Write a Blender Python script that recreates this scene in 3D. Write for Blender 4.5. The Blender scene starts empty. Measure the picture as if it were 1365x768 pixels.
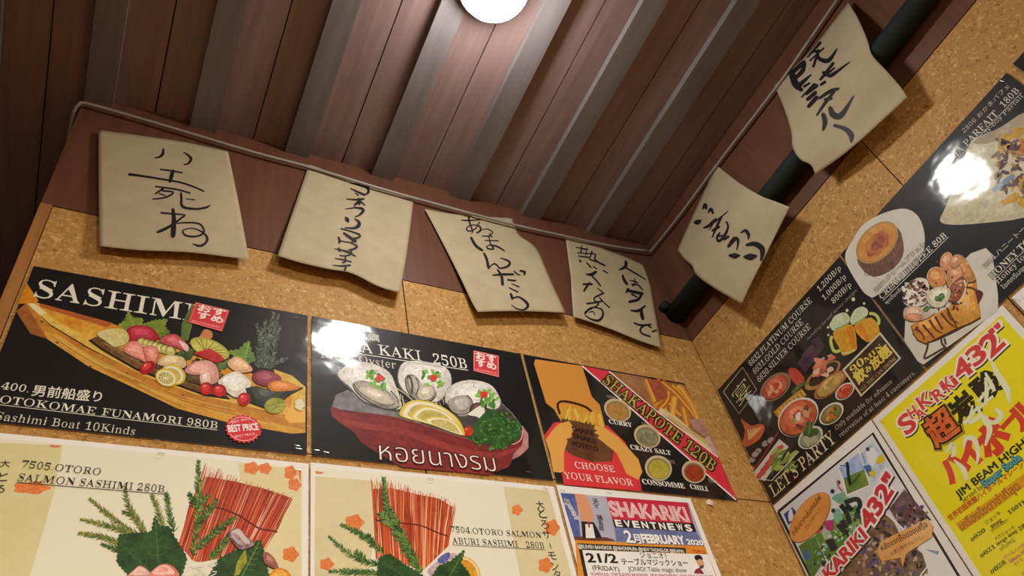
import bpy, bmesh, math, random
import numpy as np
from mathutils import Vector, Matrix
from mathutils.bvhtree import BVHTree
from mathutils.geometry import delaunay_2d_cdt, tessellate_polygon

SC = bpy.context.scene
COL = SC.collection

# ------------------------------------------------------------------ camera
# world: the room corner is the z axis, wall_back is the plane y = 0 (x < 0),
# wall_right the plane x = 0 (y < 0); z = 0 is the top edge of the cork boards
W, H, FPX = 1365.0, 768.0, 1021.28
CAM = Vector((-1.19349, -0.96278, -1.15215))
RCW = Matrix(((0.8868686562976859, -0.19523668988239998, -0.41874410013814045),
              (-0.42338479163919546, -0.7062487522942104, -0.5674134454623949),
              (-0.1849575753662779, 0.6805110835296033, -0.7090101272252696)))
cam_data = bpy.data.cameras.new('camera')
cam_data.sensor_fit = 'HORIZONTAL'
cam_data.sensor_width = 36.0
cam_data.lens = 36.0 * FPX / W
cam_data.clip_start = 0.02
cam = bpy.data.objects.new('camera', cam_data)
cam.matrix_world = Matrix.Translation(CAM) @ RCW.to_4x4()
COL.objects.link(cam)
SC.camera = cam

# ------------------------------------------------------------------ world, lamps, exposure
world = bpy.data.worlds.new('world')
SC.world = world
world.use_nodes = True
world.node_tree.nodes['Background'].inputs[0].default_value = (1.0, 0.72, 0.45, 1)
world.node_tree.nodes['Background'].inputs[1].default_value = 0.02
LAMP_POS = Vector((-0.712, -0.515, 0.348))      # ceiling light, underside of the battens
LAMP_STRENGTH = 108.0
LAMP_COLOUR = (1.0, 0.98, 0.95)
FILL_PENDANTS = [(-1.65, -2.7, -0.38, 155.0), (-0.75, -2.9, -0.38, 178.0)]   # x, y, z, watts of the added fill lamps
FILL_COLOUR = (1.0, 0.91, 0.74)
vs = SC.view_settings
vs.view_transform = 'Standard'
vs.look = 'None'
vs.exposure = 0.0
vs.gamma = 1.0
vs.use_curve_mapping = False
SC.cycles.use_denoising = True
SC.cycles.max_bounces = 8
SC.cycles.sample_clamp_indirect = 6.0

# ------------------------------------------------------------------ helpers
def lin(h):
    """'#rrggbb' -> linear rgb"""
    out = []
    for i in (1, 3, 5):
        v = int(h[i:i + 2], 16) / 255.0
        out.append(v / 12.92 if v <= 0.04045 else ((v + 0.055) / 1.055) ** 2.4)
    return out

PAPER_WHITE = (0.85, 0.81, 0.70)     # a white sheet under this room's warm light

def ink(h):
    """colour seen in the warm room -> the colour of the print itself"""
    return [min(0.88, 0.80 * c / w) for c, w in zip(lin(h), PAPER_WHITE)]

MATS = {}

def new_mat(name):
    m = bpy.data.materials.new(name)
    m.use_nodes = True
    nt = m.node_tree
    return m, nt, nt.nodes['Principled BSDF']

def node(nt, kind, **kw):
    n = nt.nodes.new(kind)
    for k, v in kw.items():
        if k in n.inputs.keys():
            n.inputs[k].default_value = v
        else:
            setattr(n, k, v)
    return n

def print_mat(c1, c2=None, scale=60.0, lum=None, gloss=True):
    """laminated print; c2 gives a mottled picture area"""
    key = (c1, c2, scale, gloss)
    if key in MATS:
        return MATS[key]
    m, nt, p = new_mat('print_' + c1[1:] + ('' if c2 is None else '_' + c2[1:]))
    L = nt.links.new
    tc = node(nt, 'ShaderNodeTexCoord')
    if c2 is None:
        p.inputs['Base Color'].default_value = (*ink(c1), 1)
    else:
        nz = node(nt, 'ShaderNodeTexNoise', Scale=scale, Detail=4.0, Roughness=0.65)
        L(tc.outputs['Object'], nz.inputs['Vector'])
        rp = node(nt, 'ShaderNodeValToRGB')
        rp.color_ramp.elements[0].position = 0.36
        rp.color_ramp.elements[1].position = 0.64
        rp.color_ramp.elements[0].color = (*ink(c1), 1)
        rp.color_ramp.elements[1].color = (*ink(c2), 1)
        L(nz.outputs['Fac'], rp.inputs['Fac'])
        fine = node(nt, 'ShaderNodeTexNoise', Scale=scale * 3.2 + 60.0, Detail=5.0, Roughness=0.7)
        L(tc.outputs['Object'], fine.inputs['Vector'])
        fr = node(nt, 'ShaderNodeMapRange')
        for k_, v_ in zip(range(1, 5), ((0.3, 0.7, 0.72, 1.2) if scale > 12 else (0.3, 0.7, 0.97, 1.03))):
            fr.inputs[k_].default_value = v_
        L(fine.outputs['Fac'], fr.inputs[0])
        vm = node(nt, 'ShaderNodeVectorMath', operation='SCALE')
        L(rp.outputs['Color'], vm.inputs[0]); L(fr.outputs[0], vm.inputs['Scale'])
        L(vm.outputs[0], p.inputs['Base Color'])
    p.inputs['Roughness'].default_value = 0.5
    p.inputs['Specular IOR Level'].default_value = 0.15
    if gloss:
        p.inputs['Coat Weight'].default_value = 1.0
        p.inputs['Coat Roughness'].default_value = 0.075
        p.inputs['Coat IOR'].default_value = 1.45
        wv = node(nt, 'ShaderNodeTexNoise', Scale=11.0, Detail=2.5, Roughness=0.5)
        L(tc.outputs['Object'], wv.inputs['Vector'])
        bp = node(nt, 'ShaderNodeBump', Strength=0.27, Distance=0.006)
        L(wv.outputs['Fac'], bp.inputs['Height'])
        L(bp.outputs['Normal'], p.inputs['Coat Normal'])
    MATS[key] = m
    return m

def plain_mat(name, col, rough=0.6, spec=0.3, metal=0.0):
    if name in MATS:
        return MATS[name]
    m, nt, p = new_mat(name)
    tc = node(nt, 'ShaderNodeTexCoord')
    nz = node(nt, 'ShaderNodeTexNoise', Scale=40.0, Detail=3.0)
    nt.links.new(tc.outputs['Object'], nz.inputs['Vector'])
    hs = node(nt, 'ShaderNodeMix', data_type='RGBA')
    hs.inputs[6].default_value = (*[c * 0.88 for c in col], 1)
    hs.inputs[7].default_value = (*[min(1, c * 1.1) for c in col], 1)
    nt.links.new(nz.outputs['Fac'], hs.inputs[0])
    nt.links.new(hs.outputs[2], p.inputs['Base Color'])
    p.inputs['Roughness'].default_value = rough
    p.inputs['Specular IOR Level'].default_value = spec
    p.inputs['Metallic'].default_value = metal
    MATS[name] = m
    return m

def cork_mat():
    m, nt, p = new_mat('cork')
    L = nt.links.new
    tc = node(nt, 'ShaderNodeTexCoord')
    n0 = node(nt, 'ShaderNodeTexNoise', Scale=110.0, Detail=3.0)
    L(tc.outputs['Object'], n0.inputs['Vector'])
    mix = node(nt, 'ShaderNodeMix', data_type='VECTOR')
    mix.inputs[0].default_value = 0.03
    L(tc.outputs['Object'], mix.inputs[4]); L(n0.outputs['Color'], mix.inputs[5])
    vo = node(nt, 'ShaderNodeTexVoronoi', Scale=205.0)
    L(mix.outputs[1], vo.inputs['Vector'])
    r1 = node(nt, 'ShaderNodeValToRGB')
    e = r1.color_ramp.elements
    e[0].position = 0.0; e[0].color = (0.23, 0.105, 0.026, 1)
    e[1].position = 1.0; e[1].color = (0.64, 0.40, 0.155, 1)
    a = e.new(0.12); a.color = (0.40, 0.208, 0.056, 1)
    b = e.new(0.82); b.color = (0.455, 0.248, 0.072, 1)
    sep = node(nt, 'ShaderNodeSeparateColor')
    L(vo.outputs['Color'], sep.inputs[0])
    L(sep.outputs[0], r1.inputs['Fac'])
    # small dark specks
    n2 = node(nt, 'ShaderNodeTexNoise', Scale=260.0, Detail=3.0)
    L(tc.outputs['Object'], n2.inputs['Vector'])
    r2 = node(nt, 'ShaderNodeValToRGB')
    r2.color_ramp.elements[0].position = 0.62; r2.color_ramp.elements[0].color = (1, 1, 1, 1)
    r2.color_ramp.elements[1].position = 0.74; r2.color_ramp.elements[1].color = (0.45, 0.36, 0.28, 1)
    L(n2.outputs['Fac'], r2.inputs['Fac'])
    mu = node(nt, 'ShaderNodeMix', data_type='RGBA', blend_type='MULTIPLY')
    mu.inputs[0].default_value = 1.0
    L(r1.outputs['Color'], mu.inputs[6]); L(r2.outputs['Color'], mu.inputs[7])
    L(mu.outputs[2], p.inputs['Base Color'])
    p.inputs['Roughness'].default_value = 0.62
    p.inputs['Specular IOR Level'].default_value = 0.25
    bp = node(nt, 'ShaderNodeBump', Strength=0.25, Distance=0.001)
    L(sep.outputs[1], bp.inputs['Height']); L(bp.outputs['Normal'], p.inputs['Normal'])
    return m

def wood_mat(name, dark, light, axis, rough=0.4, scale=1.0):
    """grain runs along axis (0 x, 1 y, 2 z)"""
    m, nt, p = new_mat(name)
    L = nt.links.new
    tc = node(nt, 'ShaderNodeTexCoord')
    mp = node(nt, 'ShaderNodeMapping')
    s = [22.0 * scale] * 3
    s[axis] = 1.6 * scale
    mp.inputs['Scale'].default_value = s
    L(tc.outputs['Object'], mp.inputs['Vector'])
    nz = node(nt, 'ShaderNodeTexNoise', Scale=2.2, Detail=6.0, Roughness=0.6, Distortion=0.4)
    L(mp.outputs['Vector'], nz.inputs['Vector'])
    rp = node(nt, 'ShaderNodeValToRGB')
    rp.color_ramp.elements[0].position = 0.32; rp.color_ramp.elements[0].color = (*dark, 1)
    rp.color_ramp.elements[1].position = 0.72; rp.color_ramp.elements[1].color = (*light, 1)
    L(nz.outputs['Fac'], rp.inputs['Fac'])
    L(rp.outputs['Color'], p.inputs['Base Color'])
    p.inputs['Roughness'].default_value = rough
    p.inputs['Specular IOR Level'].default_value = 0.35
    bp = node(nt, 'ShaderNodeBump', Strength=0.12, Distance=0.002)
    L(nz.outputs['Fac'], bp.inputs['Height']); L(bp.outputs['Normal'], p.inputs['Normal'])
    return m

def link_mesh(name, verts, faces, mats, fmat=None, parent=None, loc=None, smooth=False):
    me = bpy.data.meshes.new(name)
    off = loc if loc is not None else Vector((0, 0, 0))
    me.from_pydata([tuple(Vector(v) - off) for v in verts], [], faces)
    for m in (mats if isinstance(mats, (list, tuple)) else [mats]):
        me.materials.append(m)
    if fmat:
        me.polygons.foreach_set('material_index', fmat)
    if smooth:
        me.polygons.foreach_set('use_smooth', [True] * len(me.polygons))
    me.update()
    o = bpy.data.objects.new(name, me)
    COL.objects.link(o)
    if parent is not None:
        o.parent = parent
    elif loc is not None:
        o.location = loc
    return o

def tag(o, label=None, cat=None, group=None, kind=None):
    if label: o['label'] = label
    if cat: o['category'] = cat
    if group: o['group'] = group
    if kind: o['kind'] = kind
    return o

def empty(name, loc):
    o = bpy.data.objects.new(name, None)
    o.empty_display_size = 0.02
    o.location = loc
    COL.objects.link(o)
    return o

class Geo:
    """collects boxes and tubes for one mesh"""
    def __init__(self):
        self.v, self.f, self.m = [], [], []
    def box(self, x0, x1, y0, y1, z0, z1, mi=0):
        b = len(self.v)
        self.v += [(x, y, z) for x in (x0, x1) for y in (y0, y1) for z in (z0, z1)]
        self.f += [tuple(b + i for i in q) for q in
                   ((0, 1, 3, 2), (4, 6, 7, 5), (0, 4, 5, 1), (2, 3, 7, 6), (0, 2, 6, 4), (1, 5, 7, 3))]
        self.m += [mi] * 6
    def tube(self, pts, r, n=16, mi=0, cap=True):
        pts = [Vector(p) for p in pts]
        b = len(self.v)
        u = None
        for i, p in enumerate(pts):
            t = (pts[min(i + 1, len(pts) - 1)] - pts[max(i - 1, 0)]).normalized()
            if u is None:
                u = t.orthogonal().normalized()
            u = (u - t * u.dot(t)).normalized()
            w = t.cross(u)
            for k in range(n):
                a = 2 * math.pi * k / n
                self.v.append(tuple(p + (u * math.cos(a) + w * math.sin(a)) * r))
        for i in range(len(pts) - 1):
            for k in range(n):
                k2 = (k + 1) % n
                self.f.append((b + i * n + k, b + i * n + k2, b + (i + 1) * n + k2, b + (i + 1) * n + k))
                self.m.append(mi)
        if cap:
            self.f.append(tuple(b + k for k in range(n - 1, -1, -1)))
            self.f.append(tuple(b + (len(pts) - 1) * n + k for k in range(n)))
            self.m += [mi, mi]
    def lathe(self, prof, c, n=48, mi=0):
        """prof: (radius, z) pairs around the vertical through c"""
        b = len(self.v)
        for r, z in prof:
            for k in range(n):
                a = 2 * math.pi * k / n
                self.v.append((c[0] + r * math.cos(a), c[1] + r * math.sin(a), c[2] + z))
        for i in range(len(prof) - 1):
            for k in range(n):
                k2 = (k + 1) % n
                self.f.append((b + i * n + k, b + i * n + k2, b + (i + 1) * n + k2, b + (i + 1) * n + k))
                self.m.append(mi)
    def build(self, name, mats, parent=None, loc=None, smooth=False):
        return link_mesh(name, self.v, self.f, mats, self.m, parent, loc, smooth)

def spline(pts, closed=False, n=6):
    """Catmull-Rom through tuples of any length"""
    P = [np.array(p, float) for p in pts]
    out = []
    N = len(P)
    if N < 3:
        k = N - 1
        for i in range(k):
            for j in range(n):
                out.append(P[i] + (P[i + 1] - P[i]) * j / n)
        out.append(P[-1])
        return out
    rng = range(N) if closed else range(N - 1)
    for i in rng:
        p1, p2 = P[i], P[(i + 1) % N]
        p0 = P[(i - 1) % N] if closed or i > 0 else 2 * p1 - p2
        p3 = P[(i + 2) % N] if closed or i + 2 < N else 2 * p2 - p1
        for j in range(n):
            t = j / n
            out.append(0.5 * ((2 * p1) + (-p0 + p2) * t + (2 * p0 - 5 * p1 + 4 * p2 - p3) * t * t
                              + (-p0 + 3 * p1 - 3 * p2 + p3) * t ** 3))
    if not closed:
        out.append(P[-1])
    return out

def sight(px, py):
    """direction in which the photograph sees pixel (px, py)"""
    return RCW @ Vector(((px - W / 2) / FPX, -(py - H / 2) / FPX, -1.0))

def on_back(px, py, d=0.0):
    r = sight(px, py)
    return CAM + r * ((-d - CAM.y) / r.y)

def on_right(px, py, d=0.0):
    r = sight(px, py)
    return CAM + r * ((-d - CAM.x) / r.x)

# ------------------------------------------------------------------ lettering
def SERIF(s):
    r = ''
    for ch in s:
        if 'A' <= ch <= 'Z': r += chr(0x1D400 + ord(ch) - 65)
        elif 'a' <= ch <= 'z': r += chr(0x1D41A + ord(ch) - 97)
        elif '0' <= ch <= '9': r += chr(0x1D7CE + ord(ch) - 48)
        else: r += ch
    return r

TEXTS = {}

def text_shape(s, bold=0.0, thin=False):
    """2-D triangles of a line of type (unit size), grown or thinned by bold"""
    key = (s, bold, thin)
    if key in TEXTS:
        return TEXTS[key]
    cu = bpy.data.curves.new('type', 'FONT')
    cu.body = s
    cu.resolution_u = 4
    cu.fill_mode = 'NONE'
    o = bpy.data.objects.new('type', cu)
    COL.objects.link(o)
    dg = bpy.context.evaluated_depsgraph_get()
    ev = o.evaluated_get(dg)
    me = ev.to_mesh()
    V = np.array([(v.co.x, v.co.y) for v in me.vertices]) if len(me.vertices) else np.zeros((0, 2))
    nxt = {}
    for e in me.edges:
        a, b = e.vertices
        nxt.setdefault(a, []).append(b)
        nxt.setdefault(b, []).append(a)
    ev.to_mesh_clear()
    bpy.data.objects.remove(o)
    bpy.data.curves.remove(cu)
    loops, seen = [], set()
    for s0 in range(len(V)):
        if s0 in seen or s0 not in nxt:
            continue
        loop, prev, cur = [s0], None, s0
        seen.add(s0)
        # vertices of a spline are stored in order: follow increasing indices first
        while True:
            cand = [q for q in nxt[cur] if q != prev and q not in seen]
            if not cand:
                break
            q = cur + 1 if cur + 1 in cand else cand[0]
            loop.append(q); seen.add(q)
            prev, cur = cur, q
        if len(loop) > 2:
            loops.append(V[loop])
    area = lambda P: 0.5 * np.sum(P[:, 0] * np.roll(P[:, 1], -1) - np.roll(P[:, 0], -1) * P[:, 1])
    def inside(pt, P):
        x, y = pt
        X, Y = P[:, 0], P[:, 1]
        X2, Y2 = np.roll(X, -1), np.roll(Y, -1)
        c = (Y > y) != (Y2 > y)
        with np.errstate(divide='ignore', invalid='ignore'):
            xi = X + (y - Y) / (Y2 - Y) * (X2 - X)
        return bool(np.sum(c & (x < xi)) % 2)
    ars = [area(P) for P in loops]
    order = sorted(range(len(loops)), key=lambda i: -abs(ars[i]))
    fixed = []
    for n_, i in enumerate(order):                     # glyphs of different type faces wind differently
        P, root = loops[i], i
        for j in order[:n_]:
            if inside(P[0], loops[j]):
                root = j
                break
        fixed.append(P if ars[root] > 0 else P[::-1])
    loops, sign = fixed, 1.0
    pts, edges, segs = [], [], []
    if loops:
        A0 = np.concatenate(loops, 0); A1 = np.concatenate([np.roll(P, -1, 0) for P in loops], 0)
        ax0, ay0, ax1, ay1 = A0[:, 0], A0[:, 1], A1[:, 0], A1[:, 1]
    for P in loops:
        keep = [i for i in range(len(P)) if np.hypot(*(P[i] - P[i - 1])) > 1e-5]
        P = P[keep]
        if len(P) < 3:
            continue
        if bold:
            d = np.roll(P, -1, 0) - P
            d /= np.maximum(np.hypot(d[:, 0], d[:, 1]), 1e-9)[:, None]
            nrm = np.stack([d[:, 1], -d[:, 0]], 1) * sign
            npv = np.roll(nrm, 1, 0)
            bis = nrm + npv
            ln = np.maximum(np.hypot(bis[:, 0], bis[:, 1]), 1e-6)
            mit = np.minimum(2.0 / ln, 1.6)
            off = bis / ln[:, None] * (bold * mit)[:, None]
            if thin:                                   # lighter cut: narrower stems, hairlines kept
                off = np.zeros_like(P)
                bn = bis / ln[:, None]
                for i_ in range(len(P)):
                    nx = bn[i_, 0]
                    off[i_, 1] = 0.004 * bn[i_, 1]
                    if abs(nx) < 0.25:
                        continue
                    dr = -1.0 if nx > 0 else 1.0
                    y_ = P[i_, 1] + 1.3e-5
                    hit = (ay0 > y_) != (ay1 > y_)
                    xs = ax0[hit] + (y_ - ay0[hit]) / (ay1[hit] - ay0[hit]) * (ax1[hit] - ax0[hit])
                    w_ = (xs - P[i_, 0]) * dr
                    w_ = w_[w_ > 2e-4]
                    if len(w_) == 0:
                        continue
                    w_ = w_.min()
                    tgt = max(min(w_, 0.042), w_ * -bold)
                    if w_ < 0.32:
                        off[i_, 0] = dr * (w_ - tgt) / 2 * min(1.0, abs(nx) * 1.2)
            P = P + off
        b = len(pts)
        k = len(P)
        pts += [Vector(p) for p in P]
        edges += [(b + i, b + (i + 1) % k) for i in range(k)]
        Q = np.roll(P, -1, 0)
        segs.append(np.concatenate([P, Q], 1))
    if not pts:
        TEXTS[key] = ([], [])
        return TEXTS[key]
    vo, eo, fo, *_ = delaunay_2d_cdt(pts, edges, [], 0, 1e-6)
    S = np.concatenate(segs, 0)
    vv = np.array([tuple(v) for v in vo])
    F = np.array([tuple(f) for f in fo])
    cen = vv[F].mean(1)
    x0, y0, x1, y1 = S.T
    tris = []
    for (cx, cy), f in zip(cen, F):
        up = (y0 <= cy) & (y1 > cy)
        dn = (y0 > cy) & (y1 <= cy)
        side = (x1 - x0) * (cy - y0) - (cx - x0) * (y1 - y0)
        wn = np.sum(up & (side > 0)) - np.sum(dn & (side < 0))
        if wn * sign > 0:
            tris.append(tuple(f))
    TEXTS[key] = (vv, tris)
    return TEXTS[key]

def tri_fill(P):
    """triangles of a simple polygon given as 2-D points"""
    return tessellate_polygon([[Vector((p[0], p[1], 0)) for p in P]])

def tint(h, k):
    return '#' + ''.join('%02x' % max(0, min(255, int(int(h[i:i + 2], 16) * (k if k < 1 else 1) + (0 if k < 1 else (k - 1) * 120)))) for i in (1, 3, 5))

class Sheet:
    """one poster: an Empty at its lower corner, a sheet, and printed areas on it"""
    LAY = 0.000004
    def __init__(self, name, wall, u0, u1, z0, z1, colour, label, cat='poster', group=None, thick=0.0007):
        # u is x on the back wall, y on the right wall
        self.wall = wall
        self.proj = on_back if wall == 'back' else on_right
        self.n = Vector((0, -1, 0)) if wall == 'back' else Vector((-1, 0, 0))
        self.loc = Vector((u0, 0, z0)) if wall == 'back' else Vector((0, u1, z0))
        self.root = empty(name, self.loc)
        tag(self.root, label, cat, group)
        self.depth = 0.0022 + thick
        self.k = 0
        g = Geo()
        d0, d1 = 0.0022, 0.0022 + thick
        if wall == 'back':
            g.box(u0, u1, -d1, -d0, z0, z1)
        else:
            g.box(-d1, -d0, u0, u1, z0, z1)
        edge = print_mat('#d8d4c8')
        mats = [print_mat(colour), edge]
        g.m = [1] * 6
        g.m[2 if wall == 'back' else 0] = 0
        g.build('paper_sheet', mats, self.root).location = -self.loc
        self.rect = (u0, u1, z0, z1)
    def art(self, name, parent=None, crop=None, label=None):
        return Art(self, name, parent, crop, label)

class Art:
    def __init__(self, sh, name, parent, crop, label):
        self.sh, self.name, self.parent, self.crop, self.label = sh, name, parent, crop, label
        self.v, self.f, self.m, self.mats = [], [], [], []
        self.cyc, self.soft = None, False
    def c(self, crop):
        self.crop = crop
        return self
    def px(self, p):
        if self.crop is None:
            return p[0], p[1]
        ox, oy, s = self.crop
        return ox + p[0] / s, oy + p[1] / s
    def mi(self, mat):
        if mat not in self.mats:
            self.mats.append(mat)
        return self.mats.index(mat)
    def cycle(self, n):
        """let the next elements share n layers (0 ends it)"""
        if n:
            self.cyc = (self.sh.k + 1, n); self.ci = 0
        else:
            self.sh.k = self.cyc[0] + self.cyc[1]; self.cyc = None
        return self
    def d(self):
        if self.cyc:
            self.ci += 1
            return self.sh.depth + (self.cyc[0] + self.ci % self.cyc[1]) * Sheet.LAY
        self.sh.k += 1
        return self.sh.depth + self.sh.k * Sheet.LAY
    def _mat(self, col):
        if isinstance(col, str):
            return print_mat(col)
        if isinstance(col, tuple):
            return print_mat(*col)
        return col
    def poly(self, col, pts, smooth=0, plain=False):
        if smooth:
            pts = [tuple(p) for p in spline(pts, True, smooth)]
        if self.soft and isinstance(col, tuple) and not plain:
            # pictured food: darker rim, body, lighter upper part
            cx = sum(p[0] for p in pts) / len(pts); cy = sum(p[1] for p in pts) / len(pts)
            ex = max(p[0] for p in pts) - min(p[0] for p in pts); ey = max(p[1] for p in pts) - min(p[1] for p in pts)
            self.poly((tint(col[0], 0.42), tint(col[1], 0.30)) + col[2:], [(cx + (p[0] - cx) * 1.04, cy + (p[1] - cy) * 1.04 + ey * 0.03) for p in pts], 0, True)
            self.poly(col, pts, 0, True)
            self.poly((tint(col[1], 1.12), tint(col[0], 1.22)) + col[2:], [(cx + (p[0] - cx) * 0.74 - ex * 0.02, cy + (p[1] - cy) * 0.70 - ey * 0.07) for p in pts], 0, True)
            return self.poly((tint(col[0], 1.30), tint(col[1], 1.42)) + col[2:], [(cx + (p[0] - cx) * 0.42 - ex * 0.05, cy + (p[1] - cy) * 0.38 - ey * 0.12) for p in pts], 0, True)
        d = self.d()
        tri = tri_fill(pts)
        b = len(self.v)
        self.v += [self.sh.proj(*self.px(p), d) for p in pts]
        k = self.mi(self._mat(col))
        for t in tri:
            self.f.append(self._face([b + i for i in t])); self.m.append(k)
        return self
    def _face(self, ids):
        a, b2, c2 = (Vector(self.v[i]) for i in ids[:3])
        if (b2 - a).cross(c2 - a).dot(self.sh.n) < 0:
            ids = ids[::-1]
        return tuple(ids)
    def rect(self, col, u0, u1, z0, z1):
        d = self.d()
        b = len(self.v)
        if self.sh.wall == 'back':
            self.v += [Vector((u0, -d, z0)), Vector((u1, -d, z0)), Vector((u1, -d, z1)), Vector((u0, -d, z1))]
        else:
            self.v += [Vector((-d, u0, z0)), Vector((-d, u1, z0)), Vector((-d, u1, z1)), Vector((-d, u0, z1))]
        self.f.append(self._face([b, b + 1, b + 2, b + 3])); self.m.append(self.mi(self._mat(col)))
        return self
    def ell(self, col, cx, cy, rx, ry, rot=0.0, n=28, wob=0.0, seed=0, lobes=0, depth=0.0):
        rnd = random.Random(seed + int(cx * 7 + cy * 13))
        a0 = math.radians(rot)
        pts = []
        for i in range(n):
            a = 2 * math.pi * i / n
            k = 1 + wob * rnd.uniform(-1, 1) + (depth * math.cos(lobes * a) if lobes else 0)
            x, y = rx * k * math.cos(a), ry * k * math.sin(a)
            pts.append((cx + x * math.cos(a0) - y * math.sin(a0), cy + x * math.sin(a0) + y * math.cos(a0)))
        return self.poly(col, pts, 3 if wob else 0)
    def line(self, col, pts, w=3.0, smooth=0, closed=False):
        """ribbon through points (x, y[, width])"""
        pts = [tuple(p) if len(p) > 2 else (p[0], p[1], w) for p in pts]
        if closed:
            pts = pts + [pts[0]]
        if smooth:
            pts = [tuple(p) for p in spline(pts, False, smooth)]
        d = self.d()
        L, R = ribbon(pts)
        b = len(self.v)
        n = len(pts)
        self.v += [self.sh.proj(*self.px(p), d) for p in L] + [self.sh.proj(*self.px(p), d) for p in R]
        k = self.mi(self._mat(col))
        for i in range(n - 1):
            self.f.append(self._face([b + i, b + i + 1, b + n + i + 1, b + n + i])); self.m.append(k)
        return self
    def text(self, col, s, a, b, top=None, bold=0.0, serif=False, rise=None):
        """line of type whose baseline runs from a to b; top = a point at cap height over a"""
        if serif:
            s = SERIF(s)
        thin = False
        if bold < 0 and serif:
            bold, thin = -(0.72 + 8 * bold), True       # share of the stem that stays
        vv, tris = text_shape(s, bold, thin)
        if len(tris) == 0:
            return self
        ref, _ = text_shape(s, 0.0)
        d = self.d()
        A, B = self.sh.proj(*self.px(a), d), self.sh.proj(*self.px(b), d)
        dirv = (B - A)
        wdt = dirv.length
        u = dirv.normalized()
        v = self.sh.n.cross(u)
        x0, x1 = ref[:, 0].min(), ref[:, 0].max()
        sx = wdt / (x1 - x0)
        sy = sx
        hh = ref[:, 1].max()
        if top is not None:
            T = self.sh.proj(*self.px(top), d)
            sy = abs((T - A).dot(v)) / hh
        if rise is not None:
            sy = sx * rise
        base = len(self.v)
        self.v += [A + u * ((p[0] - x0) * sx) + v * (p[1] * sy) for p in vv]
        k = self.mi(self._mat(col))
        for t in tris:
            self.f.append(self._face([base + i for i in t])); self.m.append(k)
        return self
    def otext(self, fill, edge, s, a, b, top=None, bold=0.0, out=0.03, serif=False, rise=None):
        """type with an outline"""
        self.text(edge, s, a, b, top, bold + out, serif, rise)
        return self.text(fill, s, a, b, top, bold, serif, rise)
    def vtext(self, col, s, pts, size, bold=0.0, serif=False):
        """characters one under another: centre points and em size in crop pixels"""
        for ch, p in zip(s, pts):
            self.text(col, ch, (p[0] - size / 2, p[1] + size * 0.42), (p[0] + size / 2, p[1] + size * 0.42), None, bold, serif)
        return self
    def build(self):
        if not self.f:
            return None
        o = link_mesh(self.name, self.v, self.f, self.mats, self.m, None, None)
        par = self.parent if self.parent is not None else self.sh.root
        o.parent = par
        o.location = -self.sh.loc if par is self.sh.root else (0, 0, 0)
        if self.label:
            o['label'] = self.label
        return o

def ribbon(pts):
    """left and right edge of a stroke through (x, y, width)"""
    P = np.array(pts, float)
    t = np.gradient(P[:, :2], axis=0)
    t /= np.maximum(np.hypot(t[:, 0], t[:, 1]), 1e-9)[:, None]
    nrm = np.stack([-t[:, 1], t[:, 0]], 1)
    return P[:, :2] + nrm * P[:, 2:3] / 2, P[:, :2] - nrm * P[:, 2:3] / 2

# ------------------------------------------------------------------ the room
FLOOR_Z, CEIL_Z, BAT_Z = -2.35, 0.366, 0.348
X_LEFT, Y_FRONT = -4.2, -5.2
M_CORK = cork_mat()
M_PANEL_Z = wood_mat('panel_wood', (0.100, 0.040, 0.022), (0.150, 0.062, 0.035), 2, 0.38)
M_CEIL = wood_mat('ceiling_wood', (0.185, 0.122, 0.112), (0.270, 0.182, 0.168), 1, 0.36)
M_BATTEN = wood_mat('batten_wood', (0.135, 0.120, 0.117), (0.185, 0.166, 0.162), 1, 0.40)
M_TRIM = wood_mat('trim_wood', (0.27, 0.115, 0.034), (0.37, 0.165, 0.052), 2, 0.5)
M_GAP = plain_mat('dark_gap', (0.02, 0.011, 0.007), 0.9, 0.1)
M_DARK = wood_mat('dark_wall_wood', (0.045, 0.024, 0.015), (0.075, 0.040, 0.024), 2, 0.5)
M_FLOOR = wood_mat('floor_wood', (0.16, 0.085, 0.04), (0.26, 0.14, 0.07), 0, 0.4, 0.5)

def structure(o):
    o['kind'] = 'structure'
    return o

g = Geo(); g.box(X_LEFT, 0.1, Y_FRONT, 0.8, FLOOR_Z - 0.1, FLOOR_Z)
structure(g.build('floor', M_FLOOR))

# back wall: core, cork boards with joints, plywood band above, end trim
WX = -1.384
g = Geo(); g.box(WX, 0.1, 0.004, 0.10, FLOOR_Z, CEIL_Z)
wall_back = structure(g.build('wall_back', M_GAP))
JX = -0.7445
for x0, x1 in ((-1.3655, JX - 0.0012), (JX + 0.0012, -0.0006)):
    for z0, z1 in ((-0.4448, -0.0012), (-1.05, -0.4472), (-1.65, -1.0525), (FLOOR_Z, -1.6525)):
        g = Geo(); g.box(x0, x1, 0.0, 0.0042, z0, z1)
        g.build('cork_board', M_CORK, wall_back)
g = Geo(); g.box(WX, -0.0006, -0.0004, 0.0042, 0.0012, CEIL_Z)
g.build('plywood_band', M_PANEL_Z, wall_back)
g = Geo(); g.box(WX, -1.3668, -0.0022, 0.0042, FLOOR_Z, 0.0005)
structure(g.build('trim_1', M_TRIM))

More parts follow.
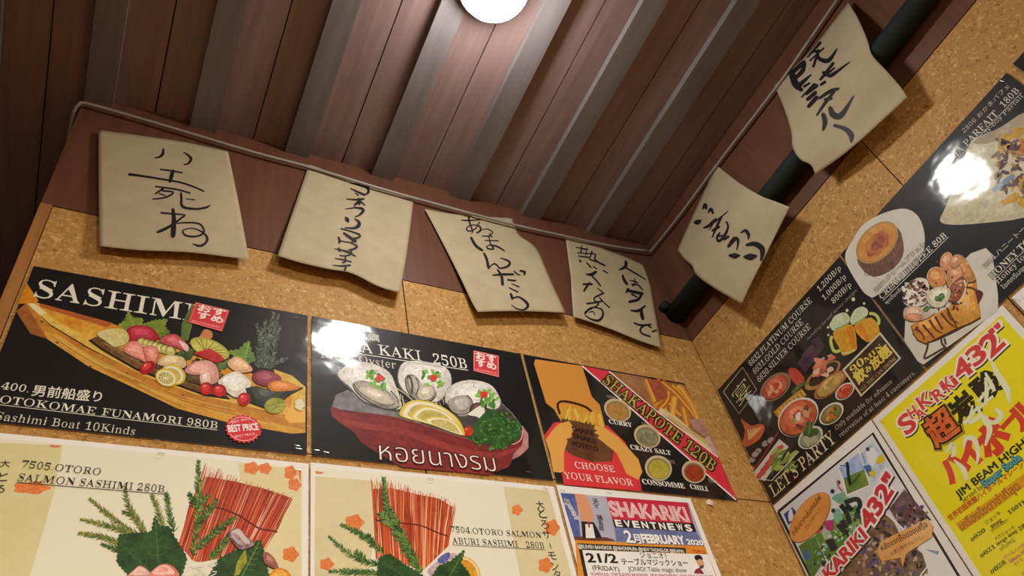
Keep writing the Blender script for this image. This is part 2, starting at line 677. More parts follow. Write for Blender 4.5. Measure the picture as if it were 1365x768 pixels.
# right wall
g = Geo(); g.box(0.004, 0.10, Y_FRONT, 0.004, FLOOR_Z, CEIL_Z)
wall_right = structure(g.build('wall_right', M_GAP))
for y0, y1 in ((-0.5988, -0.0006), (-1.2, -0.6012), (-1.8, -1.2024), (-2.4, -1.8024), (Y_FRONT, -2.4024)):
    for z0, z1 in ((-0.4448, -0.0012), (-1.05, -0.4472), (-1.65, -1.0525), (FLOOR_Z, -1.6525)):
        g = Geo(); g.box(0.0, 0.0042, y0, y1, z0, z1)
        g.build('cork_board', M_CORK, wall_right)
g = Geo(); g.box(-0.0004, 0.0042, Y_FRONT, -0.0006, 0.0012, CEIL_Z)
g.build('plywood_band', M_PANEL_Z, wall_right)

# the walls beyond the frame
g = Geo(); g.box(X_LEFT, WX - 0.001, 0.70, 0.80, FLOOR_Z, CEIL_Z)
structure(g.build('wall_rear', M_DARK))
g = Geo(); g.box(X_LEFT - 0.1, X_LEFT, Y_FRONT, 0.80, FLOOR_Z, CEIL_Z)
structure(g.build('wall_left', M_DARK))
g = Geo(); g.box(X_LEFT, 0.1, Y_FRONT - 0.1, Y_FRONT, FLOOR_Z, CEIL_Z)
structure(g.build('wall_front', M_DARK))

# ceiling: boards of two planks each, with a batten under every joint
PER = 0.1985
g = Geo()
g.box(X_LEFT, 0.1, Y_FRONT, 0.8, CEIL_Z + 0.012, CEIL_Z + 0.08, 1)
for k in range(-1, 22):
    xc = -0.168 - PER * k                      # batten centre
    a, b = xc - PER + 0.001, xc - 0.001
    mid = (a + b) / 2 + 0.004
    for p, q in ((a, mid - 0.0013), (mid + 0.0013, b)):
        p, q = max(p, X_LEFT), min(q, 0.1)
        if q > p:
            g.box(p, q, Y_FRONT, 0.8, CEIL_Z, CEIL_Z + 0.012, 0)
ceiling = structure(g.build('ceiling', [M_CEIL, M_GAP]))
for k in range(0, 20):
    xc = -0.168 - PER * k
    w = 0.0262
    g = Geo(); g.box(xc - w, xc + w, Y_FRONT, -0.0005 if xc > WX - 0.03 else 0.70, BAT_Z, CEIL_Z)
    g.build('batten', M_BATTEN, ceiling)

# ------------------------------------------------------------------ ceiling light (partly above the frame)
def emit_mat(name, col, strength):
    m, nt, p = new_mat(name)
    p.inputs['Base Color'].default_value = (0.9, 0.9, 0.88, 1)
    p.inputs['Emission Color'].default_value = (*col, 1)
    p.inputs['Emission Strength'].default_value = strength
    return m

M_WHITE_METAL = plain_mat('white_enamel', (0.75, 0.74, 0.70), 0.35, 0.5)
lamp = empty('ceiling_light', LAMP_POS)
tag(lamp, 'bright round white ceiling light glowing on the dark plank ceiling', 'ceiling light')
g = Geo(); g.lathe([(0.0, 0.018), (0.072, 0.018), (0.072, -0.028), (0.070, -0.034), (0.0, -0.034)], (0, 0, 0))
g.build('housing', M_WHITE_METAL, lamp, None, True)
g = Geo()
prof = [(0.068 * math.sin(math.radians(a)), -0.034 - 0.056 * math.cos(math.radians(a))) for a in range(0, 91, 9)]
g.lathe(prof, (0, 0, 0))
g.build('diffuser', emit_mat('lamp_glow', LAMP_COLOUR, LAMP_STRENGTH), lamp, None, True)

# unseen pendants added behind the camera as warm fill for the walls
M_SHADE = plain_mat('dark_shade', (0.03, 0.028, 0.026), 0.4, 0.4)
def pendant(x, y, z, watts, label):
    t = empty('fill_pendant_lamp', Vector((x, y, z)))
    tag(t, label, 'fill lamp', None)
    g = Geo(); g.tube([(0, 0, 0.10), (0, 0, BAT_Z - z)], 0.003, 8)
    g.build('cord', M_SHADE, t)
    g = Geo(); g.lathe([(0.012, 0.11), (0.03, 0.10), (0.11, 0.0), (0.107, 0.0), (0.028, 0.094), (0.0, 0.10)], (0, 0, 0))  # shade shaped to keep the fill off the upper walls
    g.build('lamp_shade', M_SHADE, t, None, True)
    g = Geo(); g.lathe([(0.030 * math.sin(math.radians(a)), 0.030 + 0.030 * math.cos(math.radians(a))) for a in range(0, 91, 10)], (0, 0, 0), 24)
    g.build('bulb', emit_mat('bulb_glow', FILL_COLOUR, 20.0), t, None, True)
    ld = bpy.data.lights.new('fill_light', 'POINT')
    ld.energy = watts; ld.color = FILL_COLOUR; ld.shadow_soft_size = 0.036
    lo = bpy.data.objects.new('fill_light', ld)
    lo.location = (0, 0, 0.0); lo.parent = t
    COL.objects.link(lo)
pendant(*FILL_PENDANTS[0], 'added unseen fill pendant hanging further from the right wall')
pendant(*FILL_PENDANTS[1], 'added unseen fill pendant hanging nearer to the right wall')

# ------------------------------------------------------------------ cable along the top of both walls
M_CABLE = plain_mat('grey_cable', (0.27, 0.24, 0.21), 0.45, 0.5)
ca = [(110.5, 137), (181, 156.5), (250, 177), (339.5, 203.6), (414, 223.5), (500, 249.5), (573, 270), (682, 299), (755, 315.5), (820, 329)]
cable = [on_back(x, y, 0.012) for x, y in ca]
cable[0] = Vector((-1.372, -0.012, cable[0].z))
cor = Vector((-0.018, -0.014, 0.316))
cb = [on_right(x, y, 0.012) for x, y in ((909, 283), (957, 218), (1037, 113.5), (1078, 55), (1118, -3))]
pts = [Vector((-1.393, 0.06, 0.27)), Vector((-1.3935, 0.012, 0.30)), Vector((-1.388, -0.008, cable[0].z - 0.004))] + cable + [cor]
cor2 = Vector((-0.012, -0.022, 0.315))
g = Geo()
g.tube([Vector(p) for p in spline([tuple(p) for p in pts], False, 6)], 0.0036, 10)
far = cb[-1] + (cb[-1] - cb[-2]) * 8
far.x = -0.012
g.tube([Vector(p) for p in spline([tuple(p) for p in [cor, cor2] + cb + [far]], False, 6)], 0.0036, 10)
tag(g.build('cable', M_CABLE, None, None, True), 'thin grey cable running along the top of both walls under the ceiling', 'cable')

# ------------------------------------------------------------------ insulated pipe on the right wall
M_PIPE = plain_mat('black_foam', (0.012, 0.019, 0.017), 0.75, 0.2)
pr = 0.0236
pipe = empty('insulated_pipe', Vector((-pr - 0.004, -0.01, 0.0762)))
tag(pipe, 'dark foam-wrapped pipe running along the right wall behind the hanging papers', 'pipe')
g = Geo(); g.tube([(0, 0.008, 0), (0, -0.5, -0.004), (0, -1.2, 0.009), (0, -2.6, 0.02)], pr, 24)
g.build('foam_sleeve', M_PIPE, pipe, None, True)
g = Geo(); g.tube([(-0.028, 0.006, 0.016), (-0.028, -0.014, 0.016)], 0.011, 14)
g.build('end_fitting', M_PIPE, pipe, None, True)

# ------------------------------------------------------------------ hanging sheets of calligraphy paper
def paper_mat():
    m, nt, p = new_mat('calligraphy_paper')
    L = nt.links.new
    tc = node(nt, 'ShaderNodeTexCoord')
    nz = node(nt, 'ShaderNodeTexNoise', Scale=14.0, Detail=5.0, Roughness=0.6)
    L(tc.outputs['Object'], nz.inputs['Vector'])
    rp = node(nt, 'ShaderNodeValToRGB')
    rp.color_ramp.elements[0].position = 0.3; rp.color_ramp.elements[0].color = (0.375, 0.305, 0.190, 1)
    rp.color_ramp.elements[1].position = 0.7; rp.color_ramp.elements[1].color = (0.440, 0.368, 0.242, 1)
    L(nz.outputs['Fac'], rp.inputs['Fac']); L(rp.outputs['Color'], p.inputs['Base Color'])
    p.inputs['Roughness'].default_value = 0.8
    p.inputs['Specular IOR Level'].default_value = 0.15
    n2 = node(nt, 'ShaderNodeTexNoise', Scale=26.0, Detail=3.0)
    L(tc.outputs['Object'], n2.inputs['Vector'])
    bp = node(nt, 'ShaderNodeBump', Strength=0.3, Distance=0.003)
    L(n2.outputs['Fac'], bp.inputs['Height']); L(bp.outputs['Normal'], p.inputs['Normal'])
    return m
M_PAPER = paper_mat()
M_INK = plain_mat('black_ink', (0.014, 0.010, 0.014), 0.55, 0.25)

def resample(P, n):
    P = np.array(P, float)
    if len(P) > 2:
        P = np.array([q for q in spline([tuple(p) for p in P], False, 8)])
    s = np.concatenate([[0], np.cumsum(np.hypot(*(P[1:] - P[:-1]).T))])
    t = np.linspace(0, s[-1], n)
    return np.stack([np.interp(t, s, P[:, 0]), np.interp(t, s, P[:, 1])], 1)

def hanging_paper(wall, top, right, bottom, left, depth, strokes, crop, label, heavy=1.12):
    proj = on_back if wall == 'back' else on_right
    NU, NV = 31, 37
    T, B = resample(top, NU), resample(bottom, NU)
    Lf, R = resample(left, NV), resample(right, NV)
    V = []
    for j in range(NV):
        v = j / (NV - 1)
        for i in range(NU):
            u = i / (NU - 1)
            p = ((1 - v) * T[i] + v * B[i] + (1 - u) * Lf[j] + u * R[j]
                 - ((1 - u) * (1 - v) * T[0] + u * (1 - v) * T[-1] + (1 - u) * v * B[0] + u * v * B[-1]))
            q = proj(p[0], p[1], 0.03)
            V.append(proj(p[0], p[1], depth(u, v, q.z)))
    F = [(j * NU + i, j * NU + i + 1, (j + 1) * NU + i + 1, (j + 1) * NU + i) for j in range(NV - 1) for i in range(NU - 1)]
    cen = sum((Vector(v) for v in V), Vector()) / len(V)
    # faces look into the room
    nrm = Vector((0, -1, 0)) if wall == 'back' else Vector((-1, 0, 0))
    a, b, c = (Vector(V[k]) for k in F[0][:3])
    if (b - a).cross(c - a).dot(nrm) < 0:
        F = [f[::-1] for f in F]
    loc = Vector(V[0])
    o = link_mesh('calligraphy_paper', V, F, M_PAPER, None, None, loc, True)
    tag(o, label, 'paper sign', 'handwritten papers hanging under the ceiling')
    tree = BVHTree.FromPolygons([Vector(v) for v in V], F)
    md = o.modifiers.new('thickness', 'SOLIDIFY'); md.thickness = 0.0003; md.offset = -1
    iv, jf = [], []
    ox, oy, s = crop
    for st in strokes:
        pts = [tuple(p) for p in spline([(ox + x / s, oy + y / s, w * heavy / s) for x, y, w in st], False, 7)]
        # round brush ends
        (x0, y0, w0), (x1, y1, w1) = pts[0], pts[1]
        d0 = math.hypot(x1 - x0, y1 - y0) or 1
        pts.insert(0, (x0 - (x1 - x0) / d0 * w0 * 0.4, y0 - (y1 - y0) / d0 * w0 * 0.4, w0 * 0.3))
        (x0, y0, w0), (x1, y1, w1) = pts[-1], pts[-2]
        d0 = math.hypot(x1 - x0, y1 - y0) or 1
        pts.append((x0 - (x1 - x0) / d0 * w0 * 0.4, y0 - (y1 - y0) / d0 * w0 * 0.4, w0 * 0.3))
        Lr, Rr = ribbon(pts)
        ids = []
        for P in (Lr, Rr):
            row = []
            for p in P:
                dr = sight(p[0], p[1])
                hit, nn, _, _ = tree.ray_cast(CAM, dr)
                if hit is None:
                    row.append(None); continue
                if nn.dot(dr) > 0: nn = -nn
                iv.append(hit + nn * 0.0006)
                row.append(len(iv) - 1)
            ids.append(row)
        for i in range(len(pts) - 1):
            q = [ids[0][i], ids[0][i + 1], ids[1][i + 1], ids[1][i]]
            if None not in q:
                jf.append(tuple(q))
    k = link_mesh('brush_writing', iv, jf, M_INK, None, None, None, False)
    k.parent = o
    k.location = -loc
    k['label'] = 'black brush writing'
    return o

sm = lambda a, b, x: (lambda t: t * t * (3 - 2 * t))(max(0.0, min(1.0, (x - a) / (b - a))))
def flat_depth(base, lift, amp, ph):
    return lambda u, v, z: base + lift * v * v + amp * (math.sin(3.1 * u + ph) * math.sin(2.2 * v + ph * 0.7) + 0.4 * math.sin(7 * u + 4 * v + ph))
def pipe_depth(amp, ph, sag=0.0):
    def f(u, v, z):
        d = 0.0055 + 0.0505 * sm(0.285, 0.10, z)
        d -= sag * sm(0.055, -0.02, z)
        return d + amp * sm(0.30, 0.24, z) * math.sin(9 * u + 5 * v + ph)
    return f

# 1
hanging_paper('back', [(131, 173), (190, 181), (250, 190), (304, 202)], [(304, 202), (318, 270), (332, 346)],
    [(133, 328), (180, 333), (225, 335), (260, 337), (332, 346)], [(131, 173), (131.5, 250), (133, 328)],
    flat_depth(0.010, 0.010, 0.002, 0.4),
    [[(385,152,8),(382,178,14),(365,195,10),(338,200,4)], [(492,170,4),(520,190,10),(530,208,13),(515,230,9),(492,235,5)],
     [(370,260,7),(430,268,8),(485,278,6)], [(435,268,16),(428,295,18),(420,325,14)],
     [(205,286,13),(280,296,10),(380,312,9),(480,330,8),(560,358,7),(598,376,6)],
     [(342,350,7),(420,360,8),(475,370,8),(525,385,7)], [(385,360,10),(355,380,8),(342,388,6)],
     [(380,372,8),(435,380,8),(415,400,9),(375,412,7),(330,416,6)], [(362,386,6),(395,398,5)],
     [(478,385,10),(480,420,11),(480,445,12),(500,462,12),(560,468,10),(610,460,10),(630,448,5)], [(505,415,4),(550,420,5)],
     [(435,470,14),(440,520,20),(438,580,24),(435,610,22)],
     [(372,488,8),(420,492,8),(495,500,7),(480,515,9),(440,545,10),(400,570,14),(355,590,12)],
     [(440,545,5),(500,540,7),(570,545,8),(597,575,9),(590,600,9),(550,613,9),(505,608,9),(487,590,8),(495,577,6),(540,570,5),(590,590,8),(615,620,12),(605,648,12),(575,662,11),(540,652,5)]],
    (120, 160, 3.938), 'cream calligraphy paper with large brush writing, above the boat poster at the wall end')
# 2
hanging_paper('back', [(412, 219), (440, 229), (505, 250), (551, 268)], [(551, 268), (547, 302), (541, 345), (533, 390)],
    [(370, 341), (400, 350), (440, 359), (468, 364), (505, 382), (533, 390)], [(412, 219), (391, 280), (370, 341)],
    flat_depth(0.0045, 0.022, 0.002, 1.4),
    [[(205,80,6),(270,90,14),(330,110,22)], [(330,115,18),(335,145,16),(310,165,10)], [(205,118,8),(250,140,12),(305,165,16)],
     [(235,150,6),(262,168,10)], [(175,195,6),(240,200,12),(300,195,14)], [(280,195,14),(250,225,16),(232,242,12)],
     [(262,195,18),(268,230,22)], [(280,215,12),(310,242,8)],
     [(165,268,5),(215,262,9),(240,255,10)], [(225,258,8),(285,265,18),(295,285,20),(265,315,12),(235,325,5)],
     [(168,330,14),(178,345,28),(188,362,14)], [(235,340,8),(265,365,20),(262,390,26),(230,408,16),(162,405,7)],
     [(135,412,10),(200,430,10),(270,455,14)], [(278,465,12),(255,480,14),(215,488,16)], [(155,445,14),(190,470,20),(240,505,22)],
     [(115,475,14),(125,500,16),(120,520,12)], [(120,500,8),(190,512,8),(225,510,8)], [(205,515,8),(250,540,14),(230,560,16),(190,568,10)],
     [(88,560,6),(140,570,12),(190,585,16),(240,615,10)], [(118,555,14),(125,580,12)], [(210,575,12),(205,600,12),(160,612,10),(125,608,7)],
     [(90,630,6),(150,640,12),(210,655,10)], [(165,615,10),(165,650,14),(145,662,12)],
     [(75,680,6),(140,685,12),(200,680,14)], [(170,690,14),(160,720,18)], [(110,712,6),(170,722,10)]],
    (430, 230, 5.4857), 'cream calligraphy paper with one narrow column of heavy brush writing, lower corner lifting')
# 3
hanging_paper('back', [(566, 278.5), (602, 285), (641, 288.5), (683, 291)],
    [(683, 291), (687, 303.5), (693, 314), (710, 326), (719, 338), (733, 371), (754, 417)],
    [(637, 416), (664, 415), (706, 415), (754, 417)],
    [(566, 278.5), (575.6, 296), (597.5, 338), (616, 375), (629, 402.5), (637, 416)],
    flat_depth(0.0045, 0.018, 0.002, 2.3),
    [[(262,138,5),(310,140,8),(385,135,6)], [(310,118,12),(318,160,9),(335,205,8),(330,222,6)],
     [(380,150,7),(355,190,7),(320,208,8),(298,200,8),(305,180,7),(345,168,6),(382,180,9),(385,205,11),(360,220,7)],
     [(385,200,4),(430,195,5),(465,215,6),(450,228,7)],
     [(325,250,14),(355,300,16),(398,332,14)], [(395,240,6),(445,240,8)], [(440,225,4),(460,245,9)],
     [(415,268,6),(500,270,7)], [(440,245,7),(450,290,8),(470,320,9),(440,322,8),(425,310,7),(440,298,6),(480,302,9),(515,318,9),(540,335,6)],
     [(408,350,12),(425,385,14),(435,430,16),(440,445,14)], [(440,440,8),(470,418,8),(490,425,9),(510,445,9),(550,438,12),(572,420,14),(565,400,12),(515,380,6)],
     [(465,490,8),(530,485,14),(595,485,12)], [(495,455,10),(520,495,14),(527,550,18)], [(560,520,10),(610,525,10)],
     [(600,465,8),(625,485,8),(640,488,6)], [(640,462,12),(668,470,14),(665,488,10)], [(585,545,5),(632,565,8)],
     [(568,570,6),(625,598,9)], [(580,610,14),(590,640,16)],
     [(585,640,10),(630,630,10),(680,665,16),(688,690,16),(660,712,10),(620,705,7),(585,682,5)]],
    (560, 265, 4.8), 'slanting cream calligraphy paper with a loose diagonal column of round brush writing')
# 4
hanging_paper('back', [(753.6, 313.6), (783.7, 324), (831, 341.5), (857.8, 353)], [(857.8, 353), (867.5, 380), (874, 417), (882.5, 464)],
    [(764.3, 422), (788, 429.6), (820, 441), (852, 454), (882.5, 464)], [(753.6, 313.6), (758, 348), (761, 369), (762, 391), (764.3, 422)],
    flat_depth(0.005, 0.010, 0.0015, 3.3),
    [[(415,205,16),(412,235,18),(372,258,6)], [(410,240,8),(470,275,9),(537,315,6)],
     [(395,290,12),(405,320,16),(422,345,14)], [(440,320,5),(490,335,8)], [(470,310,6),(470,345,8),(455,355,6)], [(448,345,5),(490,350,9),(520,382,7)],
     [(430,375,16),(415,398,8)], [(430,385,16),(500,400,18),(520,405,14)], [(515,405,12),(490,440,16),(435,455,14)], [(450,405,10),(485,425,8)],
     [(445,508,8),(490,510,16),(535,480,10)], [(510,505,18),(515,540,20),(522,562,16)],
     [(465,585,8),(510,600,12),(570,595,10)], [(530,600,10),(505,625,10),(515,650,10),(565,670,10)], [(555,605,8),(575,615,6)], [(605,630,8),(580,640,10)],
     [(105,115,5),(150,125,8),(180,130,6)], [(142,105,6),(135,150,8)], [(115,150,6),(180,155,7)], [(120,170,7),(190,180,9)], [(175,120,4),(165,165,6)],
     [(205,140,8),(195,175,8)], [(180,155,6),(225,160,8),(225,195,10),(285,230,10)], [(190,190,8),(230,205,9)],
     [(130,198,12),(134,205,10)], [(172,212,8),(198,240,8)], [(212,235,7),(235,250,7)], [(275,260,8),(303,278,6)],
     [(230,268,14),(200,285,18),(168,282,6)], [(195,285,8),(230,320,9),(258,355,8)],
     [(150,345,10),(205,345,12)], [(190,335,10),(165,370,12),(155,388,10)], [(240,370,5),(270,395,8)],
     [(280,400,8),(245,415,9),(220,430,9),(225,452,9),(265,450,9),(250,425,6)], [(265,445,6),(313,490,7)],
     [(172,465,10),(235,460,8),(240,475,8),(185,505,8),(160,530,9)], [(160,520,8),(200,490,6),(262,500,9),(272,540,12),(245,570,14),(200,562,9),(165,540,7)],
     [(185,520,5),(210,515,6),(225,535,5)]],
    (745, 305, 4.655), 'cream calligraphy paper with two columns of brush writing near the room corner')
# 5
hanging_paper('right', [(954.7, 220), (984, 243), (1013, 260.7), (1032, 268), (1052.4, 276)],
    [(1052.4, 276), (1043.5, 294), (1022, 337), (1004, 372), (988.4, 405.4)],
    [(902.6, 333), (911.5, 344.5), (923, 355), (927, 365), (945.8, 380), (988.4, 405.4)],
    [(954.7, 220), (940.7, 250.5), (920.4, 293.7), (902.6, 333)],
    pipe_depth(0.0022, 0.5),
    [[(165,252,6),(178,230,18),(184,250,10)], [(195,270,6),(208,252,16),(220,275,8)], [(125,322,16),(140,320,24),(155,310,8)], [(170,350,8),(195,340,14),(225,310,10)],
     [(200,360,5),(235,300,8)], [(205,330,10),(240,310,8),(298,262,4)], [(215,400,6),(245,330,12),(268,290,5)], [(215,365,10),(250,345,14)],
     [(290,318,8),(298,345,10),(280,390,14),(250,420,12),(240,400,10),(255,375,8)], [(245,395,8),(270,390,8)], [(278,412,10),(300,395,12)],
     [(300,448,14),(330,410,22),(350,415,14),(345,465,5)], [(365,375,6),(390,365,16),(405,385,16),(405,412,4)], [(305,495,12),(335,497,26),(358,495,10)],
     [(395,440,12),(440,435,24),(478,465,26),(470,535,6)], [(385,502,14),(415,503,32),(445,498,14)]],
    (895, 215, 3.938), 'cream calligraphy paper draped over the dark pipe next to the room corner')
# 6
hanging_paper('right', [(1130.6, 3), (1143.8, 25), (1156, 53), (1162.5, 73.4), (1181, 93.8), (1200, 115.6), (1209.4, 129.7)],
    [(1209.4, 129.7), (1150, 184), (1120, 209), (1086.9, 232.8)],
    [(1031.9, 114), (1043.8, 140.6), (1054.7, 175), (1056.9, 196.9), (1067, 212.5), (1081, 220), (1086.9, 232.8)],
    [(1130.6, 3), (1087.5, 59), (1060, 88), (1031.9, 114)],
    pipe_depth(0.002, 2.0, 0.012),
    [[(95,315,14),(150,265,14)], [(150,268,14),(145,300,14),(118,330,12)], [(98,315,20),(115,360,22),(140,385,12)], [(115,330,12),(145,305,10)], [(120,372,18),(180,320,5)],
     [(165,245,5),(220,182,10)], [(180,225,7),(215,215,7)], [(175,260,5),(235,205,6)], [(205,218,8),(215,250,12),(255,258,14),(292,208,4)], [(205,240,8),(190,285,8)],
     [(150,370,8),(175,355,6)], [(140,415,5),(195,360,10)], [(160,400,12),(205,365,12)], [(165,425,12),(200,395,12)], [(170,455,12),(205,415,14)],
     [(220,340,8),(275,270,10)], [(230,310,8),(265,305,8)], [(240,325,6),(280,290,6)], [(250,320,10),(270,320,12),(345,265,4)], [(240,350,10),(222,362,8)],
     [(215,420,8),(262,390,12),(298,378,8)], [(280,390,8),(240,440,10),(205,492,6)], [(240,425,10),(268,420,10)],
     [(232,488,14),(240,520,16),(232,555,8)], [(262,460,14),(275,490,20),(310,490,18),(362,410,4)],
     [(280,535,10),(325,550,14),(350,575,18),(352,605,8)]],
    (1025, 0, 3.2), 'cream calligraphy paper draped over the dark pipe farther from the room corner', 1.35)

# ------------------------------------------------------------------ posters: sheets in wall coordinates
R1T, R1B = -0.1535, -0.4505
BLACK, CREAMTXT = '#161615', '#e2dcc2'
rnd = random.Random(7)

def staples(sh, pts):
    """wire staples pinning a poster (photo pixels)"""
    m = plain_mat('staple_wire', (0.75, 0.73, 0.68), 0.25, 0.6, 0.9)
    for x, y in pts:
        a, b = sh.proj(x - 2.6, y - 0.5, sh.depth + 0.004), sh.proj(x + 2.6, y + 0.5, sh.depth + 0.004)
        ax = (b - a).normalized() * 0.0042
        mid = (a + b) / 2
        g = Geo()
        inn = -sh.n * 0.004
        g.tube([mid - ax + inn, mid - ax, mid + ax, mid + ax + inn], 0.00045, 6)
        o = g.build('staple', m, sh.root)
        o.location = -sh.loc

def seal(sh, crop, quad, rows, small, h, sname='recommended_seal'):
    """red square seal with two rows of kana"""
    a = sh.art(sname, None, crop)
    cx = sum(p[0] for p in quad) / 4; cy = sum(p[1] for p in quad) / 4
    a.poly('#d2383c', quad)
    ins = [(cx + (p[0] - cx) * 0.93, cy + (p[1] - cy) * 0.93) for p in quad]
    a.line('#ecc8bc', ins, 2.2, 0, True)
    for s, p, q in rows:
        a.text('#f1e2cf', s, p, q, (p[0] + h * 0.2, p[1] - h), 0.03)
    a.text('#ecb8ac', *small, None, -0.004)
    a.build()

def sprig(a, pts, cols, ln=16, w=5, step=7, seed=0, stem=4):
    """conifer sprig: a stem with short leaves along both sides"""
    a = a.sh.art('cypress_sprig_picture', None, a.crop)
    r = random.Random(seed)
    P = spline(pts, False, 26)
    a.line(cols[0], [(p[0], p[1]) for p in P], stem)
    a.cycle(10); w = w * 0.72; ln = ln * 1.25
    acc = 0
    for i in range(1, len(P)):
        dx, dy = P[i] - P[i - 1]
        seg = math.hypot(dx, dy)
        acc += seg
        if acc < step * 0.62: continue
        acc = 0
        ux, uy = dx / seg, dy / seg
        k = min(1.0, 0.45 + i / len(P) * 1.2)
        for s in (-1, 1):
            L = ln * k * r.uniform(0.7, 1.2)
            ang = r.uniform(0.5, 1.05) * s
            vx = -ux * math.cos(ang) + uy * math.sin(ang); vy = -uy * math.cos(ang) - ux * math.sin(ang)
            x, y = P[i]
            a.line(r.choice(cols), [(x, y, w), (x + vx * L * 0.55, y + vy * L * 0.55, w * 1.15), (x + vx * L, y + vy * L, 1)])
    a.cycle(0)
    a.build()

def straw(a, bot, top, n, cols, w=9, seed=1, jit=10):
    r = random.Random(seed)
    n = int(n * 1.7); w = w * 0.72
    a.cycle(24)
    Bt, Tp = resample(bot, n), resample(top, n)
    order = list(range(n)); r.shuffle(order)
    for i in order:
        b = Bt[i]; t = Tp[min(n - 1, max(0, i + r.randint(-5, 5)))]
        k = 1 + r.uniform(-0.06, 0.05)
        x = b[0] + (t[0] - b[0]) * k; y = b[1] + (t[1] - b[1]) * k
        mx = (b[0] + x) / 2 + r.uniform(-jit, jit) * 0.5; my = (b[1] + y) / 2
        a.line(r.choice(cols), [(b[0], b[1], w), (mx, my, w * r.uniform(0.5, 1.1)), (x, y, w * 0.45)])
    a.cycle(0)

def flower(a, cx, cy, rx, ry, col=('#e0783c', '#e88a4c', 120.0), rot=0):
    a.ell(col, cx, cy, rx, ry, rot, 40, 0, 0, 5, 0.12)

def leafpoly(a, col, pts, vein, vcol):
    """serrated leaf"""
    a = a.sh.art('leaf_picture', None, a.crop)
    out = []
    n = len(pts)
    for i in range(n):
        p, q = pts[i], pts[(i + 1) % n]
        L = math.hypot(q[0] - p[0], q[1] - p[1])
        k = max(2, int(L / 13))
        nx, ny = (q[1] - p[1]) / L, -(q[0] - p[0]) / L
        for j in range(k):
            t = j / k
            s = 7 if j % 2 else -2
            out.append((p[0] + (q[0] - p[0]) * t + nx * s, p[1] + (q[1] - p[1]) * t + ny * s))
    a.poly(col, out)
    a.line(vcol, vein, 4)
    (x0, y0), (x1, y1) = vein
    for t in (0.2, 0.35, 0.5, 0.65, 0.8):
        mx, my = x0 + (x1 - x0) * t, y0 + (y1 - y0) * t
        dx, dy = (x1 - x0) * 0.16, (y1 - y0) * 0.16
        for sg in (-1, 1):
            a.line(vcol, [(mx, my, 2.4), (mx - dx * 0.5 - dy * sg * (0.5 + t), my - dy * 0.5 + dx * sg * (0.5 + t), 1)])
    a.build()

# ============================================================ 1. black boat poster
SA = (0, 340, 2.955)
F1 = (110, 390, 5.485)
F2 = (230, 400, 3.842)
Z8 = (0, 480, 6.4)
s = Sheet('menu_poster', 'back', -1.3596, -0.936, R1B, R1T, BLACK,
          'black glossy SASHIMI menu poster with a wooden boat of raw fish', 'menu poster', 'posters on the cork walls')
a = s.art('wooden_boat_picture', None, SA)
a.poly(('#c98a2c', '#b4702a', 30.0), [(65,222),(105,188),(200,280),(350,370),(560,470),(760,545),(1000,600),(1203,655),(1203,700),(1150,704),(900,660),(700,605),(500,510),(350,440),(185,330),(120,310)])
a.poly(('#a5662c', '#8d5226', 60.0), [(65,225),(100,190),(185,330),(120,310)])
a.poly(('#d9a23c', '#cf9434', 40.0), [(175,300),(240,318),(380,420),(560,512),(760,590),(1000,640),(1203,690),(1203,700),(1150,704),(900,660),(700,605),(500,510),(350,440),(185,330)])
a.poly(('#d08424', '#e0b040', 22.0), [(130,190),(150,188),(440,270),(700,360),(1000,470),(1203,560),(1203,640),(1000,590),(760,530),(560,450),(380,350),(230,270)])
a.poly(('#b9622c', '#a8562a', 30.0), [(150,188),(445,268),(420,285),(160,205)])
a.poly(('#e3c05a', '#d9ac40', 40.0), [(103,188),(128,186),(230,262),(380,345),(560,440),(760,512),(1000,576),(1203,612),(1203,652),(1000,602),(760,546),(560,472),(360,370),(200,275)])
a.poly('#e6d59a', [(103,188),(130,186),(185,228),(160,240)])
a.poly(('#e0901c', '#d07a1c', 25.0), [(105,110),(152,180),(140,190),(72,192)])
a.poly(('#e0bc4c', '#d0a238', 40.0), [(1078,450),(1150,475),(1203,520),(1203,655),(1140,630),(1150,560),(1100,520)])
a.poly('#e8b050', [(1150,590),(1203,610),(1203,660),(1140,662),(1120,640)])
for x, y in ((165,262),(330,357),(500,466),(225,345),(355,440),(720,553),(692,603)):
    a.ell('#5a4020', x, y, 6, 4, 20, 10)
for i in range(26):
    t0 = rnd.uniform(0, 0.7); k = rnd.uniform(0.15, 0.9)
    top = [(200,290),(350,380),(560,482),(760,556),(1000,612),(1203,662)]; bot = [(185,325),(350,435),(500,505),(700,600),(900,655),(1150,700)]
    Tq, Bq = resample(top, 40), resample(bot, 40)
    i0 = int(t0 * 39); i1 = min(39, i0 + rnd.randint(6, 14))
    a.line(rnd.choice(['#a8702a', '#e0b458', '#96602a', '#d8a848']), [tuple(Tq[j] * (1 - k) + Bq[j] * k) for j in range(i0, i1 + 1)], 2.5)
boat = a.build()

a = s.art('lettering', None, SA)
a.text(CREAMTXT, 'SASHIMI', (130,163), (768,262), (150,92), -0.008, True)
a.c(Z8)
a.text(CREAMTXT, '400.', (2,246), (240,277), (18,184), -0.018, True)
a.text(CREAMTXT, '男前船盛り', (268,296), (860,352), (280,208), 0.012)
a.text(CREAMTXT, 'OTOKOMAE', (-14,363), (812,466), (-4,297), -0.018, True)
a.text(CREAMTXT, 'FUNAMORI 980B', (862,470), (1856,586), (870,404), -0.018, True)
a.line(CREAMTXT, [(-14,380), (1856,597)], 5)
a.text('#cfc8ac', 'Sashimi Boat 10Kinds', (-48,508), (1148,640), (-42,434), -0.026, True)
a.build()

